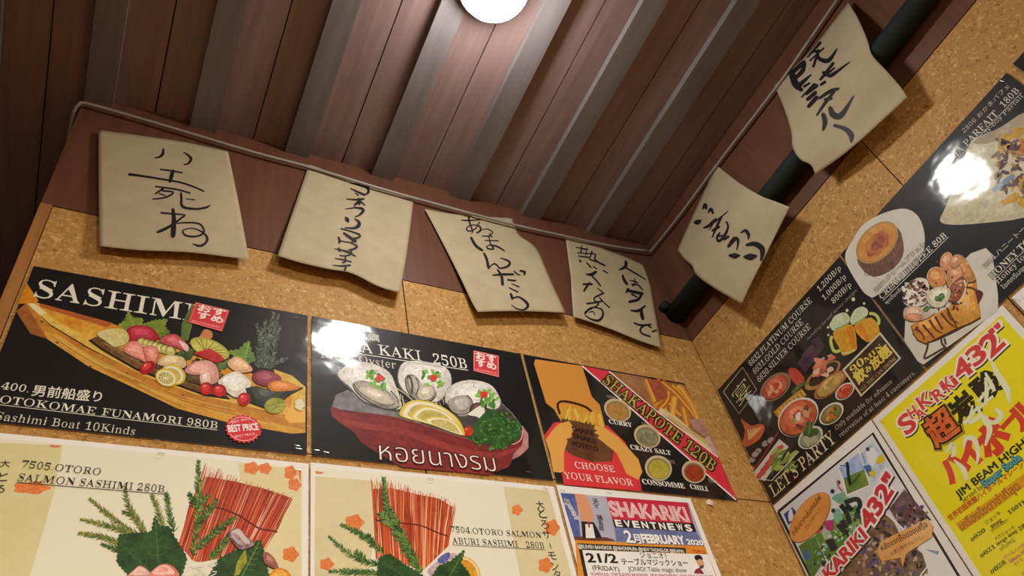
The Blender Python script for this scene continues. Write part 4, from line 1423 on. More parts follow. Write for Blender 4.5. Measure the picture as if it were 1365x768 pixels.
# ============================================================ 6. event sheet
EV = (730, 640, 5.6875)
s = Sheet('event_poster', 'back', -0.5045, -0.2105, -0.879, -0.4585, '#eae5d8',
          'white event news sheet with a red banner and orange frame, under the fries poster', 'event poster', 'posters on the cork walls')
a = s.art('header_picture', None, EV)
a.poly(('#b4b2b8', '#a4a6b4', 12.0), [(97,97),(1070,175),(1190,500),(215,455)])
a.poly(('#4a5a94', '#5c6aa0', 14.0), [(97,97),(215,106),(250,430),(205,455)])
a.poly(('#7078a0', '#646c94', 14.0), [(505,358),(1130,395),(1190,500),(520,470)])
a.poly('#6c3a2c', [(196,428),(450,435),(500,452),(516,466),(205,458)])
a.poly('#221e22', [(255,312),(350,320),(384,380),(412,440),(265,442)])
a.poly('#e8e2da', [(286,335),(340,335),(362,440),(290,440)]); a.poly('#a83038', [(302,318),(318,320),(322,360),(308,360)])
a.poly('#d8946c', [(206,112),(220,104),(292,112),(345,250),(348,290),(330,318),(265,312),(245,270)], 0)
a.text('#f0ece2', '見', (130,182), (172,190), None, 0.09); a.text('#1c1c24', '見', (130,182), (172,190), None, 0.02)
for ch, x, y in (('い', 160, 215), ('つ', 174, 240), ('け', 188, 265), ('た', 204, 292)):
    a.text('#f0ece2', ch, (x, y), (x + 28, y + 6), None, 0.12); a.text('#1c1c24', ch, (x, y), (x + 28, y + 6), None, 0.02)
for ch, x, y, k in (('天', 346, 178, 46), ('才', 356, 212, 34), ('勝', 380, 304, 44), ('負', 390, 344, 36), ('師', 396, 382, 34)):
    a.text('#262228', ch, (x, y), (x + k, y + k * .12), None, 0.02)
a.build()
a = s.art('banner', None, EV)
a.poly('#c42840', [(443,128),(1060,172),(1105,330),(490,297)])
a.text('#f2e6dc', 'SHAKARIKI', (492,268), (1074,312), (484,164), 0.045); a.text('#c42840', 'SHAKARIKI', (492,268), (1074,312), (484,164), 0.012); a.text('#f2e6dc', 'SHAKARIKI', (492,268), (1074,312), (484,164), -0.022)
a.poly('#241f1f', [(490,297),(1105,330),(1130,395),(507,358)])
for i, ch in enumerate('EVENTNEWS'):
    x = 524 + i * 66.5; y = 349 + i * 4.5
    a.text('#f2ece0', ch, (x, y), (x + 42, y + 3), (x - 4, y - 46), 0.04)
a.build()
a = s.art('programme', None, EV)
a.poly(('#dc8428', '#e09a34', 10.0), [(208,455),(1190,500),(1310,800),(235,800)])
a.poly('#2a2420', [(228,480),(1045,515),(1052,556),(262,530),(340,800),(290,800)])
a.poly('#eee8dc', [(262,530),(1215,565),(1300,800),(320,800)])
a.text('#eee6d6', '@ELEVEN BANGKOK @NIHONMURA @NEW THONGLOR @EKAMAI', (236,516), (1036,553), (232,488), 0.02)
a.text('#c03038', 'TOPICS!', (1104,552), (1198,558), (1098,530), 0.04)
a.build()
a = s.art('presenter_picture', None, EV)
a.poly('#8c2434', [(1108,708),(1120,680),(1152,664),(1190,705),(1180,714)])
a.poly('#e8e0d8', [(1152,662),(1185,660),(1245,712),(1190,714)])
a.poly('#d8a078', [(1126,604),(1150,596),(1174,604),(1186,640),(1182,664),(1164,672),(1148,656),(1132,630)], 3)
a.poly('#2a221e', [(1112,590),(1120,572),(1150,568),(1170,584),(1176,606),(1150,600),(1128,610)], 3)
a.poly('#5a4034', [(1150,655),(1184,645),(1182,664),(1164,674)], 3)
a.build()
a = s.art('lettering', None, EV)
for c2, dx, bo in (('#4a506c', 5, 0.05), ('#f2eee4', 0, 0.03)):
    a.text(c2, '2', (600 + dx, 470 + dx), (652 + dx, 474 + dx), (590 + dx, 384 + dx), bo); a.text(c2, '月', (656 + dx, 472 + dx), (712 + dx, 476 + dx), None, bo)
    a.text(c2, 'FEBRUARY', (724 + dx, 474 + dx), (1046 + dx, 488 + dx), (716 + dx, 412 + dx), bo + 0.02); a.text(c2, '2020', (1064 + dx, 488 + dx), (1184 + dx, 496 + dx), (1056 + dx, 450 + dx), bo + 0.01)
a.text('#201c1a', '21/2', (306,622), (532,628), (296,556), 0.035); a.text('#201c1a', '(FRIDAY)', (344,682), (546,694), (338,646), 0.012)
a.text('#201c1a', 'ジョニオ！', (706,588), (906,596), None, 0.012); a.text('#201c1a', 'テーブルマジックショー', (568,640), (1068,650), None, 0.02)
a.text('#3a342e', 'JONIO! Table magic show', (614,690), (1058,700), None, 0.01)
a.text('#b03a58', 'SCHEDULE: 17:00 ELEVEN BANGKOK  18:30 NIHONMURA  20:00 NEW THONGLOR', (332,722), (1262,742), None, 0.02)
a.build()
staples(s, [(750,654)])

# ============================================================ 7. party poster (right wall)
LP = (950, 340, 2.2588)
F4 = (970, 430, 3.49)
F5 = (1060, 390, 4.517)
s = Sheet('menu_poster', 'right', -0.4245, -0.0065, -0.4555, -0.1605, BLACK,
          "black LET'S PARTY menu poster with dishes and two beer mugs, beside the room corner", 'menu poster', 'posters on the cork walls')
def dish(x, y, rx, ry, rot, rim, c1, c2, bits=(), n=10, k=0.82, n_part=True):
    global a
    if n_part: a = s.art('dish_picture', None, F4); a.soft = True
    a.ell(rim, x, y, rx, ry, rot); a.ell((c1, c2, 70.0), x, y, rx * k, ry * k, rot)
    for i in range(n if bits else 0):
        an, rr = rnd.uniform(0, 6.28), rnd.uniform(0, .72)
        c0, s0 = math.cos(math.radians(rot)), math.sin(math.radians(rot))
        ex, ey = rx * k * rr * math.cos(an), ry * k * rr * math.sin(an)
        a.ell(rnd.choice(bits), x + ex * c0 - ey * s0, y + ex * s0 + ey * c0, rx * .2, rx * .12, rnd.uniform(0, 180), 10, 0.25, i)
    a.build()
a = s.art('tumbler_picture', None, F4)
a.poly(('#3a2430', '#5a3c4c', 60.0), [(325,190),(360,130),(430,70),(450,110),(400,180),(360,235)])
a.poly(('#4c3444', '#2c2028', 60.0), [(385,85),(425,62),(450,110),(410,140)])
a.build()
dish(222, 300, 84, 52, -42, '#8a6a50', '#a8422c', '#c06a44', ['#c8503a', '#d8a070', '#b83c28', '#e0c090'], 14)
a = s.art('dish_picture', None, F4)
a.poly(('#b43c30', '#c04c38', 40.0), [(280,228),(310,210),(356,256),(348,280),(318,290)], 3)
a.ell(('#b08438', '#9a702c', 40.0), 442, 246, 100, 40, -38); a.ell('#2c2418', 445, 240, 84, 30, -38)
for i in range(18):
    a.ell(rnd.choice(['#c86a50', '#d88468', '#b8543c', '#d8b090']), 455 + rnd.uniform(-45, 40), 205 + rnd.uniform(-45, 40), 20, 11, rnd.uniform(-60, 20), 10, 0.25, i)
a.build()
dish(478, 290, 94, 38, -40, '#a8643c', '#c0a058', '#b08440', ['#d0b470', '#c8a05c', '#a88c48'], 14)
dish(545, 320, 52, 32, -40, '#d0c8b0', '#a83c24', '#c05c34', ['#c84c30', '#b03820'], 8)
a = s.art('skewer_picture', None, F4)
a.line(('#c49434', '#b07c2c', 60.0), [(225,432),(290,375),(355,322)], 40, 4)
for i in range(8):
    a.line('#d8b458', [(232 + i * 16, 408 - i * 13), (248 + i * 16, 428 - i * 13)], 5)
a.line(('#4a5c30', '#6a7838', 60.0), [(300,330),(340,290),(370,280)], 16, 4)
a.build()
dish(328, 440, 106, 78, -42, '#d8d0bc', '#b84a2c', '#c86a3c', ['#e8d8c0', '#8a9a48', '#a83c38', '#d89060', '#70402c'], 14, 0.9)
dish(482, 424, 66, 42, -40, '#d0c8b0', '#8a6a34', '#5a6a2c', ['#c8642c', '#d8903c', '#6a8038', '#3a5020'], 14)
dish(385, 535, 66, 44, -40, '#c8c4ae', '#9a9a78', '#7a8460', ['#b8b490', '#a8a880'], 12)
a = s.art('dish_picture', None, F4)
leafpoly(a, ('#46682e', '#365424', 60.0), [(352,530),(360,480),(385,455),(395,490),(428,505),(400,530)], [(385,460),(375,525)], '#6a8a44')
a.poly(('#b44a30', '#c86a3c', 60.0), [(62,450),(110,480),(150,470),(172,490),(150,540),(90,578),(70,560),(80,500)], 4)
for i in range(6):
    a.line('#d8a468', [(100,545),(95 + i * 13, 500 - i * 3)], 7)
for x, y in ((112,640),(140,602),(175,565),(200,550),(128,615)):
    a.ell('#38342e', x, y, 22, 17, -35); a.ell(('#9a8478', '#b8a494', 80.0), x, y - 2, 17, 12, -35)
a.build(); a = s.art('dish_picture', None, F4)
a.line('#8a2c28', [(120,690),(180,600),(235,510)], 7)
a.build(); a = s.art('dish_picture', None, F4)
a.poly('#ccc4b4', [(240,542),(284,578),(170,740),(120,700)])
for i in range(5):
    a.ell(('#b83c34', '#c8544a', 50.0), 236 - i * 20, 592 + i * 28, 30, 13, -42, 16, 0.1, i)
a.build(); a = s.art('dish_picture', None, F4)
a.poly(('#4a6428', '#6a8434', 60.0), [(205,660),(225,600),(240,600),(220,660),(205,720)])
for i in range(22):
    a.ell(rnd.choice(['#7a9034', '#8ca03c', '#657c2c', '#9aac48']), 268 + rnd.uniform(-58, 50), 640 + rnd.uniform(-40, 45), 24, 8, rnd.uniform(-70, -20), 10, 0.1, i)
a.line('#d8d0c0', [(135,728),(205,735),(330,600)], 4)
a.build()
for hp, body, foam, shade in (
    ([(222,262),(214,290),(226,340),(245,356),(272,348)], [(228,242),(342,192),(372,318),(358,354),(292,382),(270,340)], [(206,200),(222,165),(242,138),(300,120),(330,158),(312,190),(262,210),(234,232)], [(300,220),(342,192),(372,318),(356,352)]),
    ([(446,126),(480,132),(502,160),(500,188),(472,200)], [(354,206),(456,150),(510,236),(436,300)], [(330,170),(352,112),(398,85),(436,104),(432,140),(398,160),(354,196)], [(354,206),(400,182),(450,290),(436,300)])):
    a = s.art('beer_mug_picture', None, F5)
    a.line('#a8b048', hp, 20, 5); a.line('#c8cc70', hp, 9, 5)
    a.poly(('#d8a424', '#c89020', 40.0), body, 3); a.poly(('#d88420', '#cc7a1c', 40.0), shade)
    mug_ = a.build()
    a = s.art('foam_picture', mug_, F5)
    a.poly(('#d4dab0', '#b8c894', 26.0), foam, 4)
    a.build()
a = s.art('foam_drop_picture', None, F5)
a.line('#88a468', [(240,222),(290,200),(326,180)], 9, 4); a.line('#88a468', [(352,188),(390,170),(420,150)], 8, 4)
a.line('#c8cc8c', [(278,366),(320,362),(362,344)], 9, 4)
for x, y, r0 in ((350,41,11),(415,66,7),(312,108,9),(198,210,7),(199,256,6)):
    a.ell('#d0d4a0', x, y, r0, r0 * 1.1, 0, 14)
a.build()
a = s.art('course_box', None, F5)
a.poly('#cfc49a', [(284,465),(512,238),(638,396),(396,628)]); a.poly('#3c231c', [(298,467),(510,254),(625,397),(399,612)])
YT_ = '#d8c04c'
a.text(YT_, '90', (346,492), (420,424), (322,455), 0.0, True); a.text(YT_, 'MIN', (424,424), (526,330), (410,400), 0.0, True)
for ch, p, q in (('飲', (378,552), (436,498)), ('み', (434,486), (462,460)), ('放', (474,464), (524,416)), ('題', (528,412), (582,360))):
    a.text('#d8c04c', ch, p, q, None, 0.035)
a.text('#b8a060', 'ALL YOU CAN DRINK', (394,600), (610,400), (384,582), -0.01, True)
a.build()
a = s.art('banquet_mark', None, LP)
a.line('#b8ae88', [(32,412),(90,338),(132,405),(80,478)], 2.2, 0, True)
a.text('#cfc284', '宴', (77,456), (119,402), (53,418), -0.012)
a.build()
a = s.art('lettering', None, LP)
T1 = '#d2cab0'
a.text(T1, '6632.PLATINUM COURSE', (114,337), (300,140), (105,322), -0.02, True)
a.text(T1, '6631.GOLD COURSE', (127,361), (274,205), (118,346), -0.02, True)
a.text(T1, '6630.SILVER COURSE', (140,385), (296,219), (131,370), -0.02, True)
a.text(T1, '1,200B/p', (321,112), (388,42), (312,98), -0.014, True)
a.text(T1, '1,000B/p', (336,138), (403,68), (327,124), -0.014, True)
a.text(T1, '800B/p', (364,148), (419,92), (355,134), -0.014, True)
a.text('#9a927c', 'including tax and service charges.', (286,258), (437,106), None, -0.02, True)
a.text('#b4ac94', 'Only available for advance', (372,528), (542,384), None, -0.02, True)
a.text('#b4ac94', 'reservation of at least 4 customers.', (384,550), (612,358), None, -0.02, True)
a.text('#d8cc98', "LET'S PARTY", (184,730), (374,560), (166,696), -0.012, True)
a.build()

# ============================================================ 8. dessert poster (right wall)
PT = (1120, 90, 3.339)
PB = (1120, 270, 3.339)
F6 = (1230, 90, 3.49)
F7 = (1190, 320, 4.514)
s = Sheet('menu_poster', 'right', -0.8415, -0.428, -0.4555, -0.1590, '#181b18',
          'black dessert menu poster with creme brulee and honey toast on white plates', 'menu poster', 'posters on the cork walls')
a = s.art('crepe_picture', None, PT)
a.poly(('#d8ceac', '#bfb48c', 16.0), [(444,682),(470,620),(530,470),(580,332),(640,300),(720,262),(818,200),(900,190),(980,300),(960,600),(818,668),(640,692),(500,700)], 3)
a.poly(('#a89474', '#b8a888', 20.0), [(590,330),(720,262),(818,200),(900,200),(880,300),(760,310),(650,340)], 3)
for pts in ([(470,670),(560,560),(640,420)], [(520,680),(650,560),(720,480)], [(600,690),(700,610),(800,560)]):
    a.line('#c9bc8c', pts, 14, 4)
a.cycle(12)
for i in range(110):
    x, y = rnd.uniform(690, 860), rnd.uniform(320, 610)
    if abs((y - 320) - (x - 690) * 0.9) < 190:
        a.ell(rnd.choice(['#6a4a4c', '#56383c', '#8a6444', '#b8903c', '#c8a03c', '#4c3440']), x, y, rnd.uniform(10, 26), rnd.uniform(6, 12), rnd.uniform(0, 180), 9, 0.3, i)
a.cycle(0)
for x, y, rx, ry, ro in ((790,290,34,22,-30), (745,310,24,18,10), (770,580,36,20,-20), (820,600,30,20,0), (730,600,18,10,0)):
    a.ell(('#d0a83c', '#c09028', 50.0), x, y, rx, ry, ro, 14, 0.25)
a.line('#7a8c98', [(680,550),(730,510),(775,480)], 22, 4)
a.ell(('#b8582c', '#c8703c', 50.0), 830, 350, 30, 40, 0, 14, 0.2)
a.build()
a = s.art('creme_brulee_picture', None, PB)
a.poly(('#d6cfb8', '#cbc3aa', 10.0), [(22,250),(60,160),(110,92),(200,45),(290,28),(350,66),(376,150),(362,240),(290,330),(160,415),(130,418),(90,380)], 5)
a.poly(('#6c4a38', '#82604a', 40.0), [(76,250),(92,290),(150,332),(240,292),(284,215),(256,112),(200,200),(120,270)], 3)
for i in range(16):
    t = i / 15
    x, y = 100 + t * 160, 284 - t * 150 + 40 * math.sin(t * 3.1)
    a.line('#5a3c2e', [(x, y - 4), (x + 14, y + 44 - 8 * t)], 3)
a.ell('#b48a48', 164, 178, 112, 72, -45); a.ell(('#c8843c', '#d49c50', 24.0), 164, 177, 102, 63, -45); a.ell(('#a8503c', '#c8843c', 40.0), 166, 182, 66, 40, -45, 24, 0.12); a.ell(('#8c4440', '#b0643c', 60.0), 168, 184, 36, 22, -45, 20, 0.2)
a.build()
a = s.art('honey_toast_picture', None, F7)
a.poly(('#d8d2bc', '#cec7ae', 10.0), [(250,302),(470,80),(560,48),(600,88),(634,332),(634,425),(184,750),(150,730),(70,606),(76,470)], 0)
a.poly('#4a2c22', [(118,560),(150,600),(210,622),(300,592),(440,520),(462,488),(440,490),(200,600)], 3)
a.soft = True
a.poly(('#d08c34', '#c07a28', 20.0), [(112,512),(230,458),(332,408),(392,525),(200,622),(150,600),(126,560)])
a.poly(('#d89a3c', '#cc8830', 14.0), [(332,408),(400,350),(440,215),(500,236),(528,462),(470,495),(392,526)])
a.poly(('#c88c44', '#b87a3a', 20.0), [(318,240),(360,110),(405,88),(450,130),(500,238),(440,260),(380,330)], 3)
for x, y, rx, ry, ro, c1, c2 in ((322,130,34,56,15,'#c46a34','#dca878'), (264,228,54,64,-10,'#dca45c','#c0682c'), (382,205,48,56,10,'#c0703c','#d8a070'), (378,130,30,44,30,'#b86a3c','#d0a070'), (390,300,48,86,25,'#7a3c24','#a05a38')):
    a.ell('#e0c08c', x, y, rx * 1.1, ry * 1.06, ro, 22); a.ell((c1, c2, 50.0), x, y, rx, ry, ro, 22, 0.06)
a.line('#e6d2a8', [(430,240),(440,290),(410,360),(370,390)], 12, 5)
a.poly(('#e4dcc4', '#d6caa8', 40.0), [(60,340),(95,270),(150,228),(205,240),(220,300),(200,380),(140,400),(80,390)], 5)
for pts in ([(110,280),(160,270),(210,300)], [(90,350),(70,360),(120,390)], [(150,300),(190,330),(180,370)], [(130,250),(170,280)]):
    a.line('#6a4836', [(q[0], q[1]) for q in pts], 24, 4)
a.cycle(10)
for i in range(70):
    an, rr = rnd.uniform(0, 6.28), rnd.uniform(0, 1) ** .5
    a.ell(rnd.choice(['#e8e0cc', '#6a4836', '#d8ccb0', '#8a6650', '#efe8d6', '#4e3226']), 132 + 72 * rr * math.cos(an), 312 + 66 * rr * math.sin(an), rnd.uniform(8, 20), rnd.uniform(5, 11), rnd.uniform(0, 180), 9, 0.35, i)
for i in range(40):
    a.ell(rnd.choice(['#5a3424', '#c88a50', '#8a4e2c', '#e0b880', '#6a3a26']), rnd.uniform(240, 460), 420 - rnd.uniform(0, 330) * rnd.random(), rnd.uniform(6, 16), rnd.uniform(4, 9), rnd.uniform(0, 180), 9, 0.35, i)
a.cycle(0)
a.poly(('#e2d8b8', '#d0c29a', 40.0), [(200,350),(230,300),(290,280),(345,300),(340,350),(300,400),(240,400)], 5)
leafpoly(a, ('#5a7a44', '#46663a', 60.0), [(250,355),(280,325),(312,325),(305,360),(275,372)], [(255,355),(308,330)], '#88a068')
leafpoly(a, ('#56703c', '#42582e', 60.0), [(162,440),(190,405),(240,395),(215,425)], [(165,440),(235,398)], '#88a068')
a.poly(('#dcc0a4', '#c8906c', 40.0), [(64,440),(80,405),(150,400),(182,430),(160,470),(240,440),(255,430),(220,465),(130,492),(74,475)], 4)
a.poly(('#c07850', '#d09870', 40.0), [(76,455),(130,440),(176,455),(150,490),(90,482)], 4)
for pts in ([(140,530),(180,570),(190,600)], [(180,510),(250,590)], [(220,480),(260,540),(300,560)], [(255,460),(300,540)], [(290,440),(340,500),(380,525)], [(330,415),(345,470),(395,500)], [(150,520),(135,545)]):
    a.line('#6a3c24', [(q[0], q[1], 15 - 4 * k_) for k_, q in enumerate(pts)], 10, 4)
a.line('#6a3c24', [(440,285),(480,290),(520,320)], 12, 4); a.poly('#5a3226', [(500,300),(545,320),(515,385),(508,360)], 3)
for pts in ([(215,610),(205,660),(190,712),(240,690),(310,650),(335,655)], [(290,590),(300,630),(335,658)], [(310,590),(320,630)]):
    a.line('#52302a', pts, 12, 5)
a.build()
a = s.art('lettering', None, PT)
T2 = '#d4ceb8'
a.text('#bcb69e', '2806.', (552,292), (614,232), (540,276), -0.02, True); a.text('#bcb69e', 'おかまパフェ', (618,224), (756,84), None, 0.0)
a.text(T2, 'OKAMA PARFAIT', (434,486), (706,208), (420,460), -0.014, True); a.text(T2, '180B', (728,180), (800,104), (708,158), -0.014, True)
a.line(T2, [(442,490),(806,112)], 2.5)
a.text('#c8c2ac', 'Lady-boy Parfait', (616,332), (818,128), None, -0.024, True)
a.c(PB)
a.text('#5a5448', '2807.', (158,402), (208,352), (147,386), 0.03, True); a.text('#d8d2bc', '2807.', (158,402), (208,352), (147,386), -0.01, True); a.otext('#d8d2bc', '#5a5448', 'クリームブリュレ', (212,346), (380,186), None, 0.0, 0.05)
a.otext('#e0dac6', '#3a3630', 'CREAM BRULEE 80B', (184,432), (476,150), (170,410), -0.006, 0.06, True)
a.line('#e0dac6', [(190,437),(482,154)], 2.4)
a.text('#d0cab4', 'พุดดิ้งครีม', (206,455), (282,384), None, 0.0)
a.text('#5a5448', '2814.', (646,294), (700,240), (634,276), 0.03, True); a.text('#d0cab4', '2814.', (646,294), (700,240), (634,276), -0.01, True); a.text('#b8b29c', 'ハニートースト', (704,236), (880,70), None, 0.012)
a.otext('#dcd6c2', '#4a463c', 'HONEY TOAST 150B', (678,342), (1010,20), (662,316), -0.006, 0.05, True)
a.line('#dcd6c2', [(684,346),(1016,24)], 2.4)
a.text('#d0cab4', 'Honey toast', (702,364), (868,206), None, -0.016, True)
a.text('#d0cab4', 'ไอศครีมขนมปัง', (728,388), (880,244), None, 0.0)
a.build()
staples(s, [(1336,108)])

# ============================================================ 9. poster at the right edge, upper
s = Sheet('menu_poster', 'right', -1.276, -0.8565, -0.4535, -0.1565, '#161514',
          'black menu poster at the far right edge, only its corner in view', 'menu poster', 'posters on the cork walls')

# ============================================================ 10. golf sheet (right wall)
GF = (1020, 570, 3.878)
s = Sheet('event_poster', 'right', -0.2895, -0.0065, -0.879, -0.4590, '#e6e1d2',
          "white event sheet with golf photos and orange speech balloons, below the LET'S PARTY poster", 'event poster', 'posters on the cork walls')
a = s.art('frame_line', None, GF)
a.line('#262428', [(67,436),(556,31),(1020,800),(980,1500),(600,1500),(250,800)], 15, 0, True)
a.build()
a = s.art('golf_picture', None, GF)
a.poly(('#c8d0cc', '#dcdcd0', 10.0), [(78,440),(554,42),(820,470),(560,700),(300,760),(240,768)])
a.poly(('#5c7a3c', '#4c8a3c', 20.0), [(172,612),(258,560),(312,680),(240,790),(232,760)])
a.ell('#3a68a8', 215, 660, 14, 30, -20)
a.poly(('#6c9a44', '#487c34', 14.0), [(258,560),(340,480),(470,400),(500,470),(500,560),(360,720),(330,700)])
PEO = [((345,360),(430,330),(420,400),(385,395),'#7cacac'), ((350,440),(385,420),(400,490),(372,500),'#7cb4b4'), ((285,520),(320,500),(345,570),(310,580),'#a8b8b8'), ((300,490),(350,480),(350,530),(320,530),'#b83c4c'), ((245,550),(270,500),(300,520),(280,545),'#c04050'), ((425,450),(460,440),(490,500),(450,520),'#88a850')]
for p in PEO:
    a.poly((p[4], p[4][:-2] + '70', 30.0), p[:4], 3)
a.cycle(10)
for i in range(90):
    x = rnd.uniform(250, 500)
    y = 790 - (x - 180) * 1.05 + rnd.uniform(-70, 40)
    if y > 380:
        a.ell(rnd.choice(['#3c6a30', '#7cb050', '#2c3a34', '#88b4b0', '#5a8c3c', '#c8d0c4', '#20302c', '#4a7c44']), x, y, rnd.uniform(5, 13), rnd.uniform(3, 8), rnd.uniform(0, 180), 9, 0.3, i)
a.cycle(0)
for pts in ([(390,400),(420,440),(440,500)], [(410,390),(470,370),(490,400),(470,470)], [(375,500),(400,530),(430,545)], [(320,580),(345,620),(350,640)], [(340,580),(365,630)], [(395,480),(420,520)], [(420,400),(450,430)], [(300,690),(310,720)]):
    a.line('#242c30', pts, 26, 3)
for x, y in ((348,330),(352,430),(290,515),(378,285)):
    a.ell('#3c3430', x, y, 11, 12)
a.line('#b86a58', [(372,280),(380,310),(400,330)], 10)
a.poly('#e6e2d6', [(374,204),(486,122),(546,300),(420,360)]); a.poly(('#7c9cc8', '#b8c8dc', 16.0), [(381,206),(483,131),(512,216),(405,262)]); a.poly(('#5c7c34', '#7c9440', 22.0), [(405,262),(512,216),(537,296),(424,346)])
a.line('#22242a', [(425,190),(428,220),(432,260),(440,300)], 16, 3); a.line('#22242a', [(385,195),(425,200)], 4); a.ell('#2c2a2a', 424, 186, 8, 9); a.line('#3c5424', [(440,300),(462,278),(490,240)], 8)
a.poly(('#a8c0d4', '#d0d8d8', 20.0), [(492,140),(556,74),(628,180),(560,280),(548,300)]); a.poly('#3c6a9c', [(505,200),(545,190),(560,260),(535,250)]); a.poly('#d8c020', [(560,172),(610,135),(622,170),(590,192)]); a.poly('#d8c020', [(535,235),(560,215),(572,240),(552,262)])
a.poly('#dce0dc', [(520,120),(560,105),(580,140),(560,200),(535,185)], 3); a.ell('#4a4440', 530, 112, 10, 11); a.line('#4a4440', [(500,130),(520,190)], 3)
a.build()
a = s.art('crowd_picture', None, GF)
DK = ('#4c3a3c', '#7c6a64', 60.0)
a.poly(DK, [(640,420),(720,318),(862,480),(820,480),(700,515)])
a.poly(('#5a4638', '#8c7450', 60.0), [(500,560),(620,450),(660,480),(700,560),(860,690),(800,800),(360,800),(440,680)])
a.cycle(12)
for i in range(180):
    x, y = rnd.uniform(470, 850), rnd.uniform(360, 790)
    if y > 470 - (x - 620) * .2 or x > 680 and y > 380:
        if x - 500 > (560 - y) * 1.0:
            a.ell(rnd.choice(['#3a2c28', '#8c7048', '#a89078', '#6a3c44', '#3c4438', '#2c2624', '#b8a488', '#5c4a78']), x, y, rnd.uniform(8, 18), rnd.uniform(6, 12), rnd.uniform(0, 180), 9, 0.3, i)
a.cycle(0)
a.line('#e6e2d6', [(625,440),(700,515),(860,665),(910,720)], 12); a.line('#e6e2d6', [(470,330),(560,430)], 8); a.line('#e6e2d6', [(860,690),(800,768)], 8)
a.poly('#e6e2d6', [(800,610),(900,640),(1000,800),(860,800)]); a.poly(('#8090a8', '#a0acb8', 20.0), [(825,628),(900,640),(890,660)])
a.build()
a = s.art('club_mark', None, GF)
a.poly('#2c3c80', [(96,448),(140,412),(158,432),(160,462),(120,505)]); a.poly('#d8d8dc', [(120,440),(140,436),(146,470),(124,485)], 3); a.ell('#d8d8dc', 132, 430, 9, 9)
a.build()
for nm, pts, col, texts in (
    ('speech_balloon', None, ('#d88c38', '#e2a254', 12.0), [('กลับจากเล่นกอล์ฟ', (150,560), (292,366), 0.012), ('ゴルフ帰りに！', (212,532), (284,432), 0.0)]),
    ('speech_balloon', [(573,642),(600,588),(838,470),(868,508),(862,566),(728,652),(710,722),(700,672),(602,692)], ('#d89038', '#e8c080', 10.0), [('หลังจากซื้อของเสร็จ', (604,640), (842,512), 0.012), ('お買い物のついでに。', (652,662), (818,572), 0.0)])):
    a = s.art(nm, None, GF)
    if pts is None:
        a.ell('#8c5c30', 232, 466, 152, 76, -55); a.ell(col, 231, 464, 149, 73, -55)
    else:
        a.poly('#8c5c30', [(p[0] + (2 if p[0] > 700 else -2), p[1] + 3) for p in pts]); a.poly(col, pts)
    for t, p, q, bo in texts:
        a.text('#2c2018', t, p, q, None, bo)
    a.build()
a = s.art('title_lettering', None, GF)
def title(a, words, out, col='#c8343c'):
    for c2, off, bo in (('#241c1e', 7, out), ('#ece4d6', 0, out), (col, 0, 0.045)):
        for t, p, q, tp in words:
            a.text(c2, t, (p[0] + off, p[1] + off), (q[0] + off, q[1] + off), (tp[0] + off, tp[1] + off), bo)
title(a, [('SHAKARIKI', (212,930), (528,568), (176,880)), ('432"', (540,532), (690,288), (488,456))], 0.13)
a.build()

# ============================================================ 11. yellow highball sheet (right wall)
YT = (1165, 410, 4.04)
YB = (1165, 580, 4.085)
F8 = (1180, 480, 4.8)
s = Sheet('drinks_poster', 'right', -0.5875, -0.2925, -0.881, -0.4605, '#e6e1d0',
          'bright yellow drinks poster with big red and black lettering in a white border', 'drinks poster', 'posters on the cork walls')
a = s.art('yellow_ground', None, YT)
a.rect('#e6d81c', -0.5765, -0.3035, -0.87, -0.4715)
a.build()
a = s.art('title_lettering', None, YT)
big = [('S', (178,688), (232,640), (112,618)), ('H', (206,602), (240,578), (164,560)), ('A', (240,604), (282,576), (216,566)), ('K', (264,552), (318,510), (226,492)), ('A', (300,490), (330,468), (280,466)), ('R', (342,510), (386,476), (306,460)), ('i', (378,446), (392,434), (350,410)), ('K', (404,456), (440,424), (364,396)), ('i', (440,420), (454,408), (412,372)),
       ('4', (468,396), (540,338), (446,288)), ('3', (548,318), (612,264), (506,232)), ('2', (634,268), (706,200), (576,172)), ('"', (664,178), (712,136), (636,110))]
for c2, off, bo in (('#2a2418', 7, 0.09), ('#ece2c4', 0, 0.10), ('#d2403c', 0, 0.03)):
    for t, p, q, tp in big:
        a.text(c2, t, (p[0] + off, p[1] + off), (q[0] + off, q[1] + off), (tp[0] + off, tp[1] + off), bo)
a.c(F8)
a.text('#a09020', '超', (328,556), (486,446), None, 0.10)
a.text('#2a1a14', '超', (322,548), (474,436), None, 0.09); a.text(('#dc7834', '#d0542c', 20.0), '超', (322,548), (474,436), None, 0.03)
a.text('#2a2614', '炭', (484,412), (612,304), None, 0.045); a.text('#2a2614', '酸', (626,270), (756,162), None, 0.045)
RD = '#d2442c'
for ch, p, q in (('ハ', (428,790), (540,690)), ('イ', (540,700), (640,600)), ('ボ', (672,630), (812,500)), ('ー', (790,470), (866,390)), ('ル', (880,450), (1000,340)), ):
    a.text(RD, ch, p, q, None, 0.07)
PALE = '#dfe3b4'
for pts in ([(390,590,10),(430,540,24),(440,600,20),(420,620,6)], [(440,640,8),(500,700,26),(520,768,14)], [(500,560,8),(520,500,22),(570,510,26),(595,600,20),(585,670,6)],
            [(505,410,20),(560,340,16),(600,290,10)], [(560,290,10),(540,400,16),(620,360,24),(668,440,28),(640,550,10)], [(590,270,16),(680,160,14)], [(600,310,14),(690,230,12)], [(640,110,10),(650,200,20),(640,290,14)], [(590,300,20),(640,420,8)],
            [(700,310,12),(742,350,26),(700,400,22),(650,380,8)], [(640,80,10),(680,160,22),(700,200,14)], [(680,10,14),(720,90,26),(780,190,30),(795,280,8)]):
    a.line(PALE, [(q[0], q[1], q[2] * 1.35) for q in pts], 10, 5)
a.c(YB)
BK = '#2a2614'
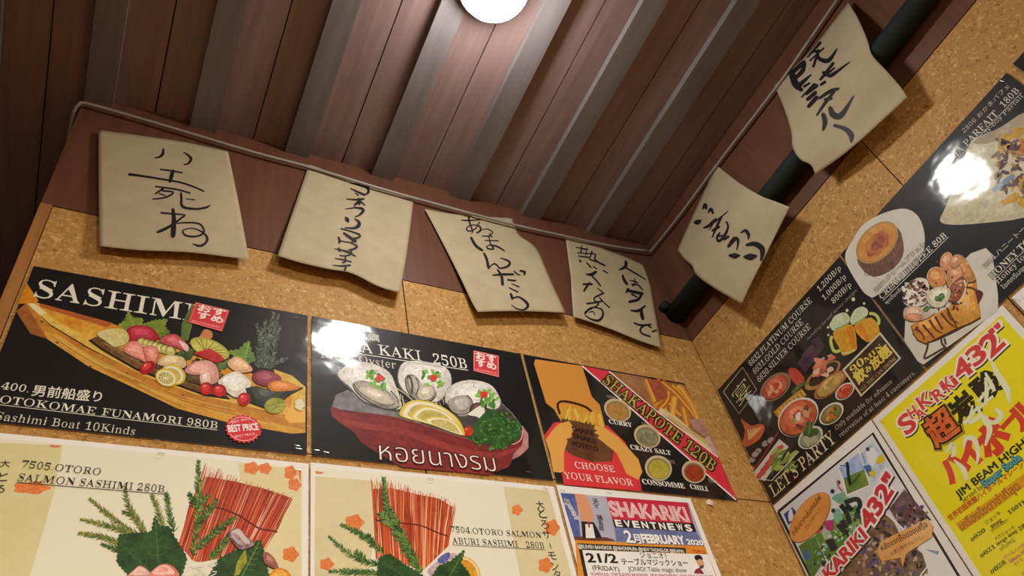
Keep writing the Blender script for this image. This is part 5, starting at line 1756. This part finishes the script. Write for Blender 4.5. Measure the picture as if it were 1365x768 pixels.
a.text(BK, 'JIM BEAM H!GHBALL', (462,346), (968,-52), (440,312), 0.03)
a.text(BK, 'Served by', (486,370), (598,286), None, -0.0)
a.text('#2c5c58', 'Super Soda', (606,288), (806,132), None, 0.09); a.text('#58a8b0', 'Super Soda', (606,286), (804,130), None, 0.02)
a.text('#cc5a24', '世界初超炭酸ハイボールマシーンで', (414,468), (848,146), None, 0.03)
a.line('#dc9c1c', [(462,505),(640,380),(980,120)], 56)
a.text('#a8702c', 'เครื่องโซดาซ่าที่สุด', (482,520), (800,290), None, 0.03)
for t, p, q, tp, sf in (('#020', (532,582), (610,524), (520,562), True), ('#021', (584,670), (664,612), (572,650), True), ('#028', (640,758), (722,698), (628,736), True), ('150THB', (738,434), (860,346), (726,414), True), ('280THB', (796,522), (910,440), (784,502), True), ('mug', (642,508), (700,468), (634,494), True), ('mega mug', (672,604), (782,526), (664,592), True)):
    a.text(BK, t, p, q, tp, 0.0, sf)
a.text(BK, 'ジョッキ', (612,490), (694,430), None, 0.0); a.text('#4a441c', 'メガジョッキ', (662,576), (770,506), None, 0.0)
a.text('#7a7030', 'แก้วธรรมดา', (642,528), (732,468), None, 0.0); a.text('#7a7030', 'แก้วใหญ่', (694,632), (768,576), None, 0.0)
for t, p, q in (('ビームハイボール', (718,674), (860,580)), ('Sakura Highball', (742,698), (880,606)), ('さくら', (768,712), (812,682))):
    a.text('#cc7468', t, p, q, None, 0.02)
a.text(BK, 'ジョッキ', (812,768), (880,716), None, 0.0)
a.build()
staples(s, [(1174,560)])

# ============================================================ 12. sheet at the right edge, lower
s = Sheet('menu_poster', 'right', -0.902, -0.6055, -0.881, -0.4615, '#e6e1d4',
          'white sheet with a red corner picture at the far right edge, under the dessert poster', 'menu poster', 'posters on the cork walls')
a = s.art('printed_ground', None, None)
a.rect(('#b84838', '#a03c58', 9.0), -0.888, -0.6165, -0.86, -0.475)
a.build()
staples(s, [(1353,399)])

# a torn scrap of paper left on the cork
g = Geo()
b0 = on_back(945.5, 669.5, 0.003)
V = [on_back(x, y, d) for x, y, d in ((941,668,.0015),(945,665.5,.004),(950,669,.003),(950.5,674,.001),(946,673,.004),(942,672,.0015))]
c0 = sum(V, Vector()) / 6 + Vector((0, -0.001, 0))
o = link_mesh('paper_scrap', [tuple(v) for v in V] + [tuple(c0)], [(i, (i + 1) % 6, 6) for i in range(6)], plain_mat('scrap_paper', (0.72, 0.55, 0.48), 0.8, 0.2), None, None, b0)
o.modifiers.new('thickness', 'SOLIDIFY').thickness = 0.0006
tag(o, 'tiny torn pink-white scrap of paper stuck on the cork under the fries poster', 'paper scrap')
